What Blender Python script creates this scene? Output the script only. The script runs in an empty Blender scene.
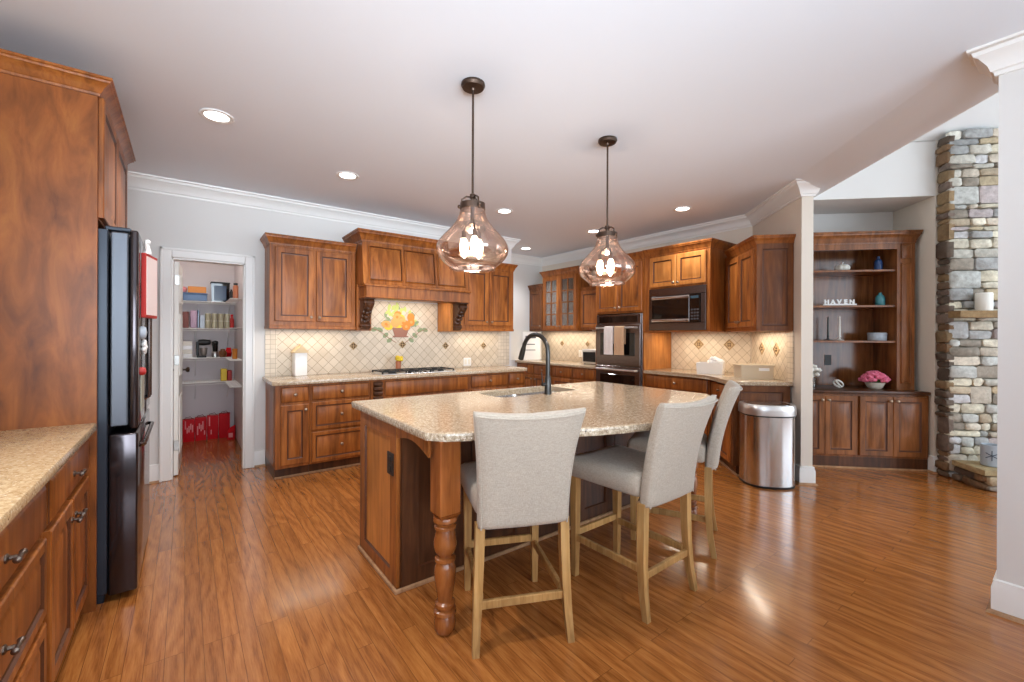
import bpy, bmesh, math, random
from mathutils import Matrix, Vector
random.seed(7)
PI = math.pi
R2 = math.sqrt(2)
SC = bpy.context.scene
COL = SC.collection

# ---------------------------------------------------------------- camera, world, lights, exposure
cam_d = bpy.data.cameras.new('camera')
cam = bpy.data.objects.new('camera', cam_d)
COL.objects.link(cam)
cam.location = (0, 0, 1.35)
cam.rotation_euler = (Matrix.Rotation(math.radians(-37.11), 3, 'Z') @ Matrix.Rotation(PI/2, 3, 'X') @ Matrix.Rotation(math.radians(0.22), 3, 'Z')).to_euler()
cam_d.sensor_width = 36
cam_d.lens = 431.3/1024*36
cam_d.shift_y = -5.3/1024
cam_d.clip_start = 0.05
SC.camera = cam

world = bpy.data.worlds.new('world')
SC.world = world
world.use_nodes = True
_n = world.node_tree.nodes
_bg = _n['Background']
_bg.inputs[0].default_value = (0.75, 0.86, 1.0, 1)
_bg.inputs[1].default_value = 1.5

SC.view_settings.view_transform = 'Standard'
SC.view_settings.look = 'None'
SC.view_settings.exposure = 0.3
SC.view_settings.gamma = 1.0
SC.view_settings.use_curve_mapping = False
SC.cycles.use_denoising = True
SC.cycles.max_bounces = 10
SC.cycles.diffuse_bounces = 5
SC.cycles.glossy_bounces = 4
SC.cycles.transparent_max_bounces = 12
SC.cycles.sample_clamp_indirect = 6.0
SC.cycles.caustics_reflective = False
SC.cycles.caustics_refractive = False


def area_light(name, loc, rot, sx, sy, power, color=(1, 1, 1), parent=None, spread=PI):
    d = bpy.data.lights.new(name, 'AREA')
    d.shape = 'RECTANGLE'
    d.size = sx
    d.size_y = sy
    d.energy = power
    d.color = color
    d.spread = spread
    o = bpy.data.objects.new(name, d)
    COL.objects.link(o)
    o.location = loc
    o.rotation_euler = rot
    if parent:
        o.parent = parent
    return o


DAY = (0.76, 0.885, 1.0)
WARM = (1.0, 0.98, 0.95)
# daylight through the windows behind the photographer and in the family room, plus an added side fill
area_light('daylight_kitchen_window', (1.1, -3.55, 1.7), (math.radians(106), 0, 0), 3.6, 1.85, 58, DAY, spread=math.radians(85))
area_light('added_side_fill', (-0.97, -1.5, 1.65), (math.radians(111), 0, math.radians(-28)), 2.6, 1.4, 66, DAY, spread=math.radians(85))  # unseen side lamp, added to brighten the ceiling
area_light('daylight_family_window', (6.3, -3.52, 1.85), (math.radians(98), 0, math.radians(14)), 5.6, 3.0, 165, DAY)

# ---------------------------------------------------------------- mesh builder


class MB:
    def __init__(s):
        s.bm = bmesh.new()
        s.M = Matrix.Identity(4)
        s.mi = 0

    def v(s, co):
        return s.bm.verts.new(s.M @ Vector(co))

    def f(s, vs, mi=None):
        try:
            fc = s.bm.faces.new(vs)
        except ValueError:
            return None
        fc.material_index = s.mi if mi is None else mi
        return fc

    def box(s, x0, x1, y0, y1, z0, z1, bev=0.0, seg=1):
        vs = [s.v((x, y, z)) for x in (x0, x1) for y in (y0, y1) for z in (z0, z1)]
        fs = [s.f([vs[i] for i in q]) for q in ((0, 1, 3, 2), (4, 6, 7, 5), (0, 4, 5, 1), (2, 3, 7, 6), (0, 2, 6, 4), (1, 5, 7, 3))]
        if bev > 0:
            es = list({e for f in fs for e in f.edges})
            r = bmesh.ops.bevel(s.bm, geom=es, offset=bev, segments=seg, affect='EDGES', profile=0.5)
            for f in r['faces']:
                f.material_index = s.mi
        return s

    def loft(s, rings, cap0=True, cap1=True, mis=None, closed=True):
        rv = [[s.v(p) for p in r] for r in rings]
        n = len(rv[0])
        for k in range(len(rv)-1):
            a, b = rv[k], rv[k+1]
            m = None if mis is None else mis[k]
            for i in range(n if closed else n-1):
                j = (i+1) % n
                s.f([a[i], a[j], b[j], b[i]], m)
        if cap0:
            s.f(rv[0][::-1])
        if cap1:
            s.f(rv[-1])
        return s

    def lathe(s, prof, c=(0, 0, 0), n=20, cap=True):
        rings = []
        for r, z in prof:
            r = max(r, 1e-4)
            rings.append([(c[0]+r*math.cos(2*PI*i/n), c[1]+r*math.sin(2*PI*i/n), c[2]+z) for i in range(n)])
        return s.loft(rings, cap, cap)

    def tube(s, pts, r, n=8, caps=True):
        pts = [Vector(p) for p in pts]
        rad = r if isinstance(r, (list, tuple)) else [r]*len(pts)
        rings = []
        up = None
        for k, p in enumerate(pts):
            t = (pts[min(k+1, len(pts)-1)]-pts[max(k-1, 0)]).normalized()
            if up is None:
                up = Vector((0, 0, 1)) if abs(t.z) < 0.9 else Vector((1, 0, 0))
            x = t.cross(up).normalized()
            up = x.cross(t).normalized()
            rings.append([tuple(p+x*math.cos(2*PI*i/n)*rad[k]+up*math.sin(2*PI*i/n)*rad[k]) for i in range(n)])
        return s.loft(rings, caps, caps)

    def prism(s, pts, z0, z1, bev=0.0, seg=2):
        a = [s.v((x, y, z0)) for x, y in pts]
        b = [s.v((x, y, z1)) for x, y in pts]
        n = len(pts)
        fb = s.f(a[::-1])
        ft = s.f(b)
        for i in range(n):
            j = (i+1) % n
            s.f([a[i], a[j], b[j], b[i]])
        if bev > 0:
            es = list(set(ft.edges) | set(fb.edges))
            r = bmesh.ops.bevel(s.bm, geom=es, offset=bev, segments=seg, affect='EDGES', profile=0.5)
            for f in r['faces']:
                f.material_index = s.mi
        return s

    def sweep(s, path, prof, z=0.0, closed=False):
        """prof: list of (out, up); out is to the right of the travel direction."""
        n = len(path)
        rings = []
        for k in range(n):
            p = Vector(path[k])
            dirs = []
            if k > 0 or closed:
                dirs.append((p-Vector(path[k-1])).normalized())
            if k < n-1 or closed:
                dirs.append((Vector(path[(k+1) % n])-p).normalized())
            ns = [Vector((d.y, -d.x)) for d in dirs]
            if len(ns) == 1:
                m = ns[0]
            else:
                m = (ns[0]+ns[1]).normalized()
                m = m / max(0.3, m.dot(ns[0]))
            rings.append([(p.x+m.x*o, p.y+m.y*o, z+u) for o, u in prof])
        rv = [[s.v(q) for q in r] for r in rings]
        m = len(prof)
        segs = n if closed else n-1
        for k in range(segs):
            a, b = rv[k], rv[(k+1) % n]
            for i in range(m):
                j = (i+1) % m
                s.f([a[i], b[i], b[j], a[j]])
        if not closed:
            s.f(rv[0])
            s.f(rv[-1][::-1])
        return s

    def ball(s, c, r, u=12, w=8, jit=0.0):
        if not isinstance(r, (tuple, list)):
            r = (r, r, r)
        m = s.M @ Matrix.Translation(c) @ Matrix.Diagonal((r[0], r[1], r[2], 1))
        k = bmesh.ops.create_uvsphere(s.bm, u_segments=u, v_segments=w, radius=1.0, matrix=m)
        fs = set()
        for v in k['verts']:
            if jit:
                v.co += Vector((random.uniform(-jit, jit), random.uniform(-jit, jit), random.uniform(-jit, jit)))
            fs.update(v.link_faces)
        for f in fs:
            f.material_index = s.mi
        return s

    def panel(s, x0, x1, z0, z1, y, rings, mis=None):
        rs = []
        for i, d in rings:
            rs.append([(x0+i, y-d, z0+i), (x1-i, y-d, z0+i), (x1-i, y-d, z1-i), (x0+i, y-d, z1-i)])
        return s.loft(rs, True, True, mis)

    def build(s, name, mats, parent=None, smooth=True, angle=35):
        bmesh.ops.recalc_face_normals(s.bm, faces=s.bm.faces)
        me = bpy.data.meshes.new(name)
        s.bm.to_mesh(me)
        s.bm.free()
        if not isinstance(mats, (list, tuple)):
            mats = [mats]
        for m in mats:
            me.materials.append(m)
        if smooth:
            me.polygons.foreach_set('use_smooth', [True]*len(me.polygons))
            me.set_sharp_from_angle(angle=math.radians(angle))
        o = bpy.data.objects.new(name, me)
        COL.objects.link(o)
        if parent:
            o.parent = parent
        return o


def tag(o, label, cat, group=None, kind=None):
    o['label'] = label
    o['category'] = cat
    if group:
        o['group'] = group
    if kind:
        o['kind'] = kind
    return o


def thing(name, label, cat, loc=(0, 0, 0), rot=0, group=None):
    o = bpy.data.objects.new(name, None)
    o.empty_display_size = 0.1
    COL.objects.link(o)
    o.location = loc
    o.rotation_euler = (0, 0, math.radians(rot))
    return tag(o, label, cat, group)


def copy_thing(root, loc, rot=None, label=None):
    r = root.copy()
    COL.objects.link(r)
    r.location = loc
    if rot is not None:
        r.rotation_euler = (0, 0, math.radians(rot))
    if label:
        r['label'] = label
    for ch in list(root.children):
        c = ch.copy()
        COL.objects.link(c)
        c.parent = r
        for g in list(ch.children):
            d = g.copy()
            COL.objects.link(d)
            d.parent = c
    return r


def struct(o):
    o['kind'] = 'structure'
    return o


def PQ(p, q):
    return ((p+q)/R2, (p-q)/R2)


# ---------------------------------------------------------------- materials
def srgb(r, g, b):
    def c(x):
        x /= 255
        return x/12.92 if x <= 0.04045 else ((x+0.055)/1.055)**2.4
    return (c(r), c(g), c(b), 1)


def mat(name, color, rough=0.5, metal=0.0, spec=0.5, emit=None, estr=0.0, coat=0.0):
    m = bpy.data.materials.new(name)
    m.use_nodes = True
    b = m.node_tree.nodes['Principled BSDF']
    b.inputs['Base Color'].default_value = color
    b.inputs['Roughness'].default_value = rough
    b.inputs['Metallic'].default_value = metal
    b.inputs['Specular IOR Level'].default_value = spec
    b.inputs['Coat Weight'].default_value = coat
    if emit:
        b.inputs['Emission Color'].default_value = emit
        b.inputs['Emission Strength'].default_value = estr
    return m


class NT:
    def __init__(s, m):
        s.m = m
        s.t = m.node_tree
        s.b = s.t.nodes['Principled BSDF']

    def n(s, typ, ins=None, **kw):
        nd = s.t.nodes.new(typ)
        for k, v in kw.items():
            setattr(nd, k, v)
        for k, v in (ins or {}).items():
            if hasattr(v, 'is_linked') or isinstance(v, bpy.types.NodeSocket):
                s.t.links.new(v, nd.inputs[k])
            else:
                nd.inputs[k].default_value = v
        return nd

    def link(s, a, b):
        s.t.links.new(a, b)

    def coords(s, scale=(1, 1, 1), rot=(0, 0, 0), kind='Object', loc=(0, 0, 0)):
        tc = s.n('ShaderNodeTexCoord')
        mp = s.n('ShaderNodeMapping', {'Vector': tc.outputs[kind], 'Scale': scale, 'Rotation': rot, 'Location': loc})
        return mp.outputs[0]

    def noise(s, vec, scale=5, detail=4, rough=0.5, dist=0.0):
        return s.n('ShaderNodeTexNoise', {'Vector': vec, 'Scale': scale, 'Detail': detail, 'Roughness': rough, 'Distortion': dist})

    def ramp(s, fac, stops):
        r = s.n('ShaderNodeValToRGB', {'Fac': fac})
        e = r.color_ramp.elements
        while len(e) < len(stops):
            e.new(0.5)
        for k, (p, c) in enumerate(stops):
            e[k].position = p
            e[k].color = c
        return r.outputs[0]

    def mix(s, fac, a, b, mode='MIX'):
        m = s.n('ShaderNodeMix', data_type='RGBA', blend_type=mode)
        for idx, v in ((0, fac), (6, a), (7, b)):
            if isinstance(v, bpy.types.NodeSocket):
                s.link(v, m.inputs[idx])
            else:
                m.inputs[idx].default_value = v
        return m.outputs[2]

    def math(s, op, a, b=0.0, c=0.0):
        m = s.n('ShaderNodeMath', operation=op)
        for i, v in enumerate((a, b, c)):
            if isinstance(v, bpy.types.NodeSocket):
                s.link(v, m.inputs[i])
            else:
                m.inputs[i].default_value = v
        return m.outputs[0]

    def bump(s, h, strength=0.2, dist=0.01):
        b = s.n('ShaderNodeBump', {'Height': h, 'Strength': strength, 'Distance': dist})
        s.link(b.outputs[0], s.b.inputs['Normal'])

    def color(s, c):
        s.link(c, s.b.inputs['Base Color'])


def wood(name, dark, mid, light, rough=0.3, sc=(14, 14, 1.3), blotch=3.0, coat=0.05, rot=(0, 0, 0)):
    m = mat(name, mid, rough+0.04, coat=coat, spec=0.3)
    t = NT(m)
    v = t.coords(sc, rot)
    g = t.noise(v, 1.6, 8, 0.6, 0.6)
    c = t.ramp(g.outputs[0], [(0.28, dark), (0.5, mid), (0.75, light)])
    bl = t.noise(t.coords((1, 1, 0.6), rot), blotch, 3, 0.6)
    bc = t.ramp(bl.outputs[0], [(0.3, (0.62, 0.6, 0.58, 1)), (0.7, (1.18, 1.15, 1.1, 1))])
    t.color(t.mix(1.0, c, bc, 'MULTIPLY'))
    t.bump(g.outputs[0], 0.05, 0.004)
    m.node_tree.nodes['Principled BSDF'].inputs['Coat Roughness'].default_value = 0.2
    return m


M = {}
M['cherry'] = wood('cherry_wood', srgb(106, 58, 24), srgb(152, 88, 38), srgb(184, 116, 56), 0.34)
M['cherry_panel'] = wood('cherry_panel_wood', srgb(98, 52, 20), srgb(142, 80, 33), srgb(172, 106, 48), 0.34, (7, 7, 2.0), 2.2)
M['honey'] = wood('honey_and_lit_wood', srgb(160, 98, 45), srgb(190, 122, 60), srgb(205, 140, 75), 0.35)  # honey tone, also used as a lit copy of the cherry
M['glaze'] = mat('dark_glaze_wood', srgb(84, 45, 22), 0.4)
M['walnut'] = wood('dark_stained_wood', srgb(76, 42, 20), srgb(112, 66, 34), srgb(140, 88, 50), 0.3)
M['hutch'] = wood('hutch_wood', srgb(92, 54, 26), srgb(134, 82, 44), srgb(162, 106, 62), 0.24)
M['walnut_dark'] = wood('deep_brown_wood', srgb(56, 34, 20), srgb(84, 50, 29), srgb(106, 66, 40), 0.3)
M['oak_leg'] = wood('pale_oak', srgb(148, 108, 60), srgb(182, 140, 86), srgb(200, 162, 108), 0.5, (25, 25, 2), 4, 0.0)
M['shoe'] = wood('oak_shoe', srgb(150, 112, 80), srgb(180, 140, 105), srgb(196, 158, 120), 0.5)


def floor_mat():
    m = mat('oak_floor', srgb(140, 82, 40), 0.24, coat=0.4)
    t = NT(m)
    t.b.inputs['Coat Roughness'].default_value = 0.12
    tc = t.n('ShaderNodeTexCoord')
    sep = t.n('ShaderNodeSeparateXYZ', {'Vector': tc.outputs['Object']})
    sw = t.n('ShaderNodeCombineXYZ', {'X': sep.outputs[1], 'Y': sep.outputs[0], 'Z': 0.0})
    br = t.n('ShaderNodeTexBrick', {'Vector': sw.outputs[0], 'Color1': (0, 0, 0, 1), 'Color2': (1, 1, 1, 1), 'Mortar': (0.5, 0.5, 0.5, 1),
                                    'Scale': 1.0, 'Mortar Size': 0.0012, 'Mortar Smooth': 0.1, 'Bias': 0.0, 'Brick Width': 1.15, 'Row Height': 0.066}, offset=0.37, offset_frequency=3)
    pl = t.n('ShaderNodeSeparateColor', {'Color': br.outputs['Color']}).outputs[0]
    off = t.math('MULTIPLY', pl, 37.0)
    gx = t.n('ShaderNodeCombineXYZ', {'X': t.math('ADD', t.math('MULTIPLY', sep.outputs[0], 9.0), off), 'Y': t.math('ADD', t.math('MULTIPLY', sep.outputs[1], 2.6), off), 'Z': off})
    warp = t.noise(gx.outputs[0], 0.9, 3, 0.5)
    wv = t.n('ShaderNodeTexWave', {'Vector': gx.outputs[0], 'Scale': 0.55, 'Distortion': 26.0, 'Detail': 2.0, 'Detail Scale': 0.55, 'Detail Roughness': 0.55}, wave_type='BANDS', bands_direction='X')
    fine = t.noise(t.n('ShaderNodeCombineXYZ', {'X': t.math('MULTIPLY', sep.outputs[0], 190.0), 'Y': t.math('MULTIPLY', sep.outputs[1], 11.0), 'Z': off}).outputs[0], 1.0, 3, 0.6)
    slow = t.noise(t.n('ShaderNodeCombineXYZ', {'X': t.math('MULTIPLY', sep.outputs[0], 28.0), 'Y': t.math('MULTIPLY', sep.outputs[1], 2.2), 'Z': off}).outputs[0], 1.0, 4, 0.6)
    grain = t.math('ADD', t.math('ADD', t.math('MULTIPLY', wv.outputs['Fac'], 0.15), t.math('MULTIPLY', fine.outputs[0], 0.55)), t.math('MULTIPLY', slow.outputs[0], 0.3))
    c = t.ramp(grain, [(0.24, srgb(112, 58, 22)), (0.47, srgb(160, 97, 46)), (0.72, srgb(188, 122, 62))])
    tone = t.ramp(pl, [(0.0, (0.84, 0.82, 0.80, 1)), (0.5, (0.98, 0.98, 0.98, 1)), (1.0, (1.08, 1.08, 1.07, 1))])
    c = t.mix(1.0, c, tone, 'MULTIPLY')
    c = t.mix(t.math('MULTIPLY', br.outputs['Fac'], 0.7), c, srgb(80, 44, 20))
    t.color(c)
    rg = t.math('ADD', 0.15, t.math('MULTIPLY', warp.outputs[0], 0.1))
    t.link(rg, t.b.inputs['Roughness'])
    h = t.math('SUBTRACT', t.math('MULTIPLY', grain, 0.15), br.outputs['Fac'])
    t.bump(h, 0.12, 0.003)
    return m


M['floor'] = floor_mat()


def granite(name, base, lo, hi, speck, fleck, scale=1.0, rough=0.09):
    m = mat(name, base, rough, spec=0.5)
    t = NT(m)
    v = t.coords((scale, scale, scale))
    n1 = t.noise(v, 70, 4, 0.75)
    c = t.ramp(n1.outputs[0], [(0.3, lo), (0.5, base), (0.66, hi)])
    n2 = t.noise(v, 130, 2, 0.6)
    c = t.mix(t.ramp(n2.outputs[0], [(0.62, (0, 0, 0, 1)), (0.72, (1, 1, 1, 1))]), c, speck)
    n3 = t.noise(t.coords((scale, scale, scale), loc=(5, 3, 2)), 85, 3, 0.6)
    c = t.mix(t.ramp(n3.outputs[0], [(0.61, (0, 0, 0, 1)), (0.67, (1, 1, 1, 1))]), c, fleck)
    t.color(c)
    return m


M['granite'] = granite('granite', srgb(180, 156, 128), srgb(152, 124, 94), srgb(204, 186, 160), srgb(108, 84, 64), srgb(232, 220, 200), 1.0, 0.14)
M['granite_lit'] = granite('lit_granite', srgb(204, 174, 132), srgb(176, 142, 98), srgb(222, 200, 162), srgb(126, 98, 68), srgb(234, 220, 192), 1.0, 0.16)  # same granite, with the left counter's brighter light put into the colour
M['granite_edge'] = granite('granite_rough_edge', srgb(176, 158, 134), srgb(120, 98, 76), srgb(215, 202, 180), srgb(60, 50, 44), srgb(225, 216, 200), 0.8, 0.25)


def paint(name, c, rough=0.6):
    m = mat(name, c, rough, spec=0.3)
    t = NT(m)
    n = t.noise(t.coords((1, 1, 1)), 140, 3, 0.6)
    t.bump(n.outputs[0], 0.03, 0.002)
    return m


M['wall'] = paint('wall_paint', srgb(222, 219, 215))
M['wall_tan'] = paint('wall_cream_and_bounce', srgb(226, 216, 202))  # on the niche side this tone carries warm reflected light
M['ceiling'] = paint('ceiling_paint', srgb(231, 235, 241), 0.75)
M['ceiling_bright'] = paint('vault_paint', srgb(236, 237, 236), 0.75)
M['trim'] = mat('white_trim', srgb(236, 234, 230), 0.35)
M['door'] = mat('white_door', srgb(232, 228, 220), 0.35)


def tile(name, base, lo, grout, size, rot45=True, axis='xz'):
    m = mat(name, base, 0.35)
    t = NT(m)
    tc = t.n('ShaderNodeTexCoord')
    sep = t.n('ShaderNodeSeparateXYZ', {'Vector': tc.outputs['Object']})
    cb = t.n('ShaderNodeCombineXYZ', {'X': sep.outputs[0], 'Y': sep.outputs[2], 'Z': 0.0})
    mp = t.n('ShaderNodeMapping', {'Vector': cb.outputs[0], 'Rotation': (0, 0, PI/4 if rot45 else 0)})
    br = t.n('ShaderNodeTexBrick', {'Vector': mp.outputs[0], 'Color1': (0, 0, 0, 1), 'Color2': (1, 1, 1, 1), 'Mortar': (0.5, 0.5, 0.5, 1), 'Scale': 1.0,
                                    'Mortar Size': 0.0026, 'Mortar Smooth': 0.2, 'Brick Width': size, 'Row Height': size}, offset=0.0)
    n = t.noise(t.coords((1, 1, 1)), 18, 4, 0.6)
    k = t.n('ShaderNodeSeparateColor', {'Color': br.outputs['Color']}).outputs[0]
    mixf = t.math('ADD', t.math('MULTIPLY', k, 0.55), t.math('MULTIPLY', n.outputs[0], 0.45))
    c = t.ramp(mixf, [(0.2, lo), (0.75, base)])
    t.color(t.mix(br.outputs['Fac'], c, grout))
    t.bump(t.math('SUBTRACT', t.math('MULTIPLY', n.outputs[0], 0.2), br.outputs['Fac']), 0.35, 0.003)
    return m


M['tile'] = tile('tumbled_tile', srgb(216, 200, 178), srgb(202, 185, 162), srgb(160, 140, 114), 0.082)
M['tile_sq'] = tile('small_square_tile', srgb(222, 207, 186), srgb(206, 190, 168), srgb(180, 162, 138), 0.05, False)
M['accent'] = mat('bronze_accent_tile', srgb(186, 156, 114), 0.45, 0.0)
M['accent_dark'] = mat('accent_relief', srgb(96, 70, 44), 0.4, 0.2)


def linen(name, c1, c2):
    m = mat(name, c1, 0.9, spec=0.2)
    t = NT(m)
    v = t.coords((1, 1, 1))
    a = t.noise(t.coords((420, 420, 60)), 1, 2, 0.6)
    b = t.noise(t.coords((60, 60, 480)), 1, 2, 0.6)
    k = t.math('ADD', t.math('MULTIPLY', a.outputs[0], 0.5), t.math('MULTIPLY', b.outputs[0], 0.5))
    t.color(t.ramp(k, [(0.35, c2), (0.62, c1)]))
    t.bump(k, 0.35, 0.003)
    t.b.inputs['Sheen Weight'].default_value = 0.15
    return m


M['linen'] = linen('oatmeal_linen', srgb(184, 172, 157), srgb(158, 146, 132))
M['piping'] = linen('linen_welt', srgb(180, 168, 153), srgb(160, 148, 134))


def brushed(name, c, rough, metal=1.0, vertical=True):
    m = mat(name, c, rough, metal)
    t = NT(m)
    n = t.noise(t.coords((2, 2, 300) if not vertical else (300, 300, 2)), 1, 2, 0.5)
    t.link(t.math('ADD', rough-0.05, t.math('MULTIPLY', n.outputs[0], 0.1)), t.b.inputs['Roughness'])
    return m


M['steel'] = brushed('stainless_steel', srgb(205, 202, 200), 0.2)
M['steel_lid'] = mat('satin_steel_rim', srgb(215, 212, 210), 0.3, 0.9)
M['black_steel'] = brushed('black_stainless', srgb(118, 108, 106), 0.24, 1.0)
M['fridge_front'] = mat('fridge_gloss_front', srgb(72, 66, 68), 0.14, 0.85)
M['fridge_side'] = mat('fridge_dark_side', srgb(40, 46, 56), 0.35, 0.4)
M['fridge_liner'] = mat('fridge_grey_liner', srgb(92, 97, 106), 0.4, 0.3)
M['black'] = mat('matte_black', srgb(24, 23, 23), 0.45)
M['black_gloss'] = mat('black_glass', srgb(14, 12, 12), 0.06, 0.0, 0.6)
M['iron'] = mat('cast_iron', srgb(30, 28, 27), 0.6, 0.2)
M['faucet'] = mat('dark_faucet_metal', srgb(66, 64, 62), 0.3, 0.8)
M['bronze'] = mat('oil_rubbed_bronze', srgb(78, 62, 52), 0.38, 0.8)
M['pewter'] = mat('pewter_knob', srgb(150, 128, 108), 0.35, 0.9)
M['nickel'] = mat('nickel', srgb(190, 186, 180), 0.3, 0.9)
M['white'] = mat('white_gloss', srgb(238, 236, 232), 0.3)
M['cream'] = mat('cream_plastic', srgb(232, 224, 208), 0.4)
M['red'] = mat('red_bag', srgb(200, 12, 26), 0.5, spec=0.15)
M['red2'] = mat('red_paper', srgb(178, 36, 30), 0.5)
M['pink'] = mat('pink_petal', srgb(236, 122, 152), 0.6)
M['pink_pale'] = mat('pale_pink_print', srgb(236, 150, 150), 0.5)
M['sign_paper'] = mat('sign_paper', srgb(240, 222, 218), 0.5)
M['green'] = mat('leaf_green', srgb(86, 112, 56), 0.6)
M['sage'] = mat('sage_leaf', srgb(140, 152, 112), 0.5)
M['yellow'] = mat('yellow_petal', srgb(236, 200, 50), 0.5)
M['orange'] = mat('orange_box', srgb(216, 134, 48), 0.5)
M['blue'] = mat('blue_plastic', srgb(84, 112, 150), 0.4)
M['navy'] = mat('navy_plastic', srgb(34, 52, 82), 0.2)
M['brown'] = mat('brown_box', srgb(120, 58, 44), 0.5)
M['mauve'] = mat('mauve_print', srgb(196, 164, 184), 0.5)
M['tin'] = mat('tin_label', srgb(170, 168, 150), 0.4, 0.2)
M['tin2'] = mat('tin_label_olive', srgb(176, 168, 140), 0.4, 0.2)
M['amber_dark'] = mat('dark_amber', srgb(120, 72, 36), 0.3)
M['terracotta'] = mat('terracotta_glass', srgb(176, 106, 72), 0.35)
M['teal'] = mat('teal_glass', srgb(70, 140, 150), 0.12)
M['cobalt'] = mat('blue_glass', srgb(40, 70, 120), 0.12)
M['ivory'] = mat('ivory_wax', srgb(235, 232, 222), 0.5)
M['grey_ceramic'] = mat('grey_blue_ceramic', srgb(176, 186, 196), 0.35)
M['towel_white'] = linen('white_towel', srgb(236, 226, 220), srgb(212, 200, 192))
M['towel_tan'] = linen('tan_towel', srgb(206, 170, 136), srgb(180, 142, 108))
M['tissue'] = mat('white_tissue', srgb(244, 244, 244), 0.8)
M['mortar'] = mat('mortar', srgb(140, 132, 116), 0.9)
M['dark_in'] = mat('dark_interior', srgb(60, 48, 40), 0.6)
M['bulb'] = mat('bulb_glow', (1, 1, 1, 1), 0.3, emit=(1.0, 0.86, 0.66, 1), estr=10)
M['can_glow'] = mat('can_lens', (1, 1, 1, 1), 0.4, emit=(1.0, 0.95, 0.88, 1), estr=8)
M['outlet_black'] = mat('black_outlet', srgb(30, 26, 24), 0.4)


def thin_glass(name, tint, refl=0.12):
    m = bpy.data.materials.new(name)
    m.use_nodes = True
    t = m.node_tree
    t.nodes.clear()
    out = t.nodes.new('ShaderNodeOutputMaterial')
    tr = t.nodes.new('ShaderNodeBsdfTransparent')
    tr.inputs[0].default_value = tint
    gl = t.nodes.new('ShaderNodeBsdfGlossy')
    gl.inputs['Color'].default_value = (1, 0.93, 0.88, 1)
    gl.inputs['Roughness'].default_value = 0.06
    lw = t.nodes.new('ShaderNodeLayerWeight')
    lw.inputs['Blend'].default_value = 0.35
    ml = t.nodes.new('ShaderNodeMath')
    ml.operation = 'MULTIPLY_ADD'
    ml.inputs[1].default_value = 0.6
    ml.inputs[2].default_value = refl*0.4
    t.links.new(lw.outputs['Fresnel'], ml.inputs[0])
    mx = t.nodes.new('ShaderNodeMixShader')
    t.links.new(ml.outputs[0], mx.inputs[0])
    t.links.new(tr.outputs[0], mx.inputs[1])
    t.links.new(gl.outputs[0], mx.inputs[2])
    t.links.new(mx.outputs[0], out.inputs[0])
    return m


M['smoke_glass'] = thin_glass('smoky_amber_glass', (0.77, 0.63, 0.55, 1), 0.35)
M['clear_glass'] = thin_glass('cabinet_glass', (0.8, 0.84, 0.86, 1), 0.2)


def stone_mat():
    m = mat('fieldstone', srgb(160, 145, 125), 0.85)
    t = NT(m)
    at = t.n('ShaderNodeAttribute', attribute_name='col')
    n = t.noise(t.coords((1, 1, 1)), 22, 6, 0.65)
    k = t.ramp(n.outputs[0], [(0.3, (0.66, 0.64, 0.62, 1)), (0.7, (1.2, 1.2, 1.2, 1))])
    t.color(t.mix(1.0, at.outputs[0], k, 'MULTIPLY'))
    t.bump(n.outputs[0], 0.5, 0.015)
    return m


M['stone'] = stone_mat()

# ---------------------------------------------------------------- room shell
CEIL = 2.77
H4 = 4.9
m = MB()
m.box(-1.4, 11, -4, 7.6, -0.1, 0)
struct(m.build('floor', M['floor'], smooth=False))


def wall(name, mt, *boxes):
    m = MB()
    for b in boxes:
        m.box(*b)
    return struct(m.build(name, mt, smooth=False))


DOOR_X0, DOOR_X1, DOOR_H = -0.105, 0.475, 2.065
wall('wall_left', M['wall'], (-1.15, -1.0, -3.75, -2.9, 0, CEIL), (-1.15, -1.0, -0.1, 5.25, 0, CEIL), (-1.15, -1.0, -2.9, -0.1, 0, 0.85), (-1.15, -1.0, -2.9, -0.1, 2.45, CEIL))
wall('wall_range', M['wall'], (-1.0, DOOR_X0, 5.1, 5.22, 0, CEIL), (DOOR_X1, 3.84, 5.1, 5.22, 0, CEIL), (DOOR_X0, DOOR_X1, 5.1, 5.22, DOOR_H, CEIL), (3.72, 3.84, 5.22, 6.1, 0, CEIL))
wall('wall_nook', M['wall'], (3.84, 5.42, 6.05, 6.2, 0, CEIL))
wall('wall_oven', M['wall_tan'], (5.27, 5.42, 2.325, 6.05, 0, CEIL))
# pantry
wall('wall_pantry', paint('pantry_paint', srgb(222, 214, 214)), (-0.5, -0.38, 5.22, 7.12, 0, CEIL), (-0.38, 0.53, 7.0, 7.12, 0, CEIL), (0.53, 0.65, 5.22, 7.12, 0, CEIL))
# diagonal wall between kitchen and family room: inner face x-y = 2.95
m = MB()
q0, q1 = 2.95/R2, 3.09/R2
pe = 4.285
pk = (5.27+2.32)/R2
m.prism([PQ(pe, q0), PQ(pe, q1), PQ(5.5, q1), PQ(5.5, q0+0.02), PQ(pk, q0)], 0, CEIL)
struct(m.build('wall_diagonal', M['wall_tan'], smooth=False))
# right wall (its end is the white post at the right edge of the picture)
wall('wall_right', M['wall'], (3.18, 3.32, -3.75, 0.25, 0, H4))
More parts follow.
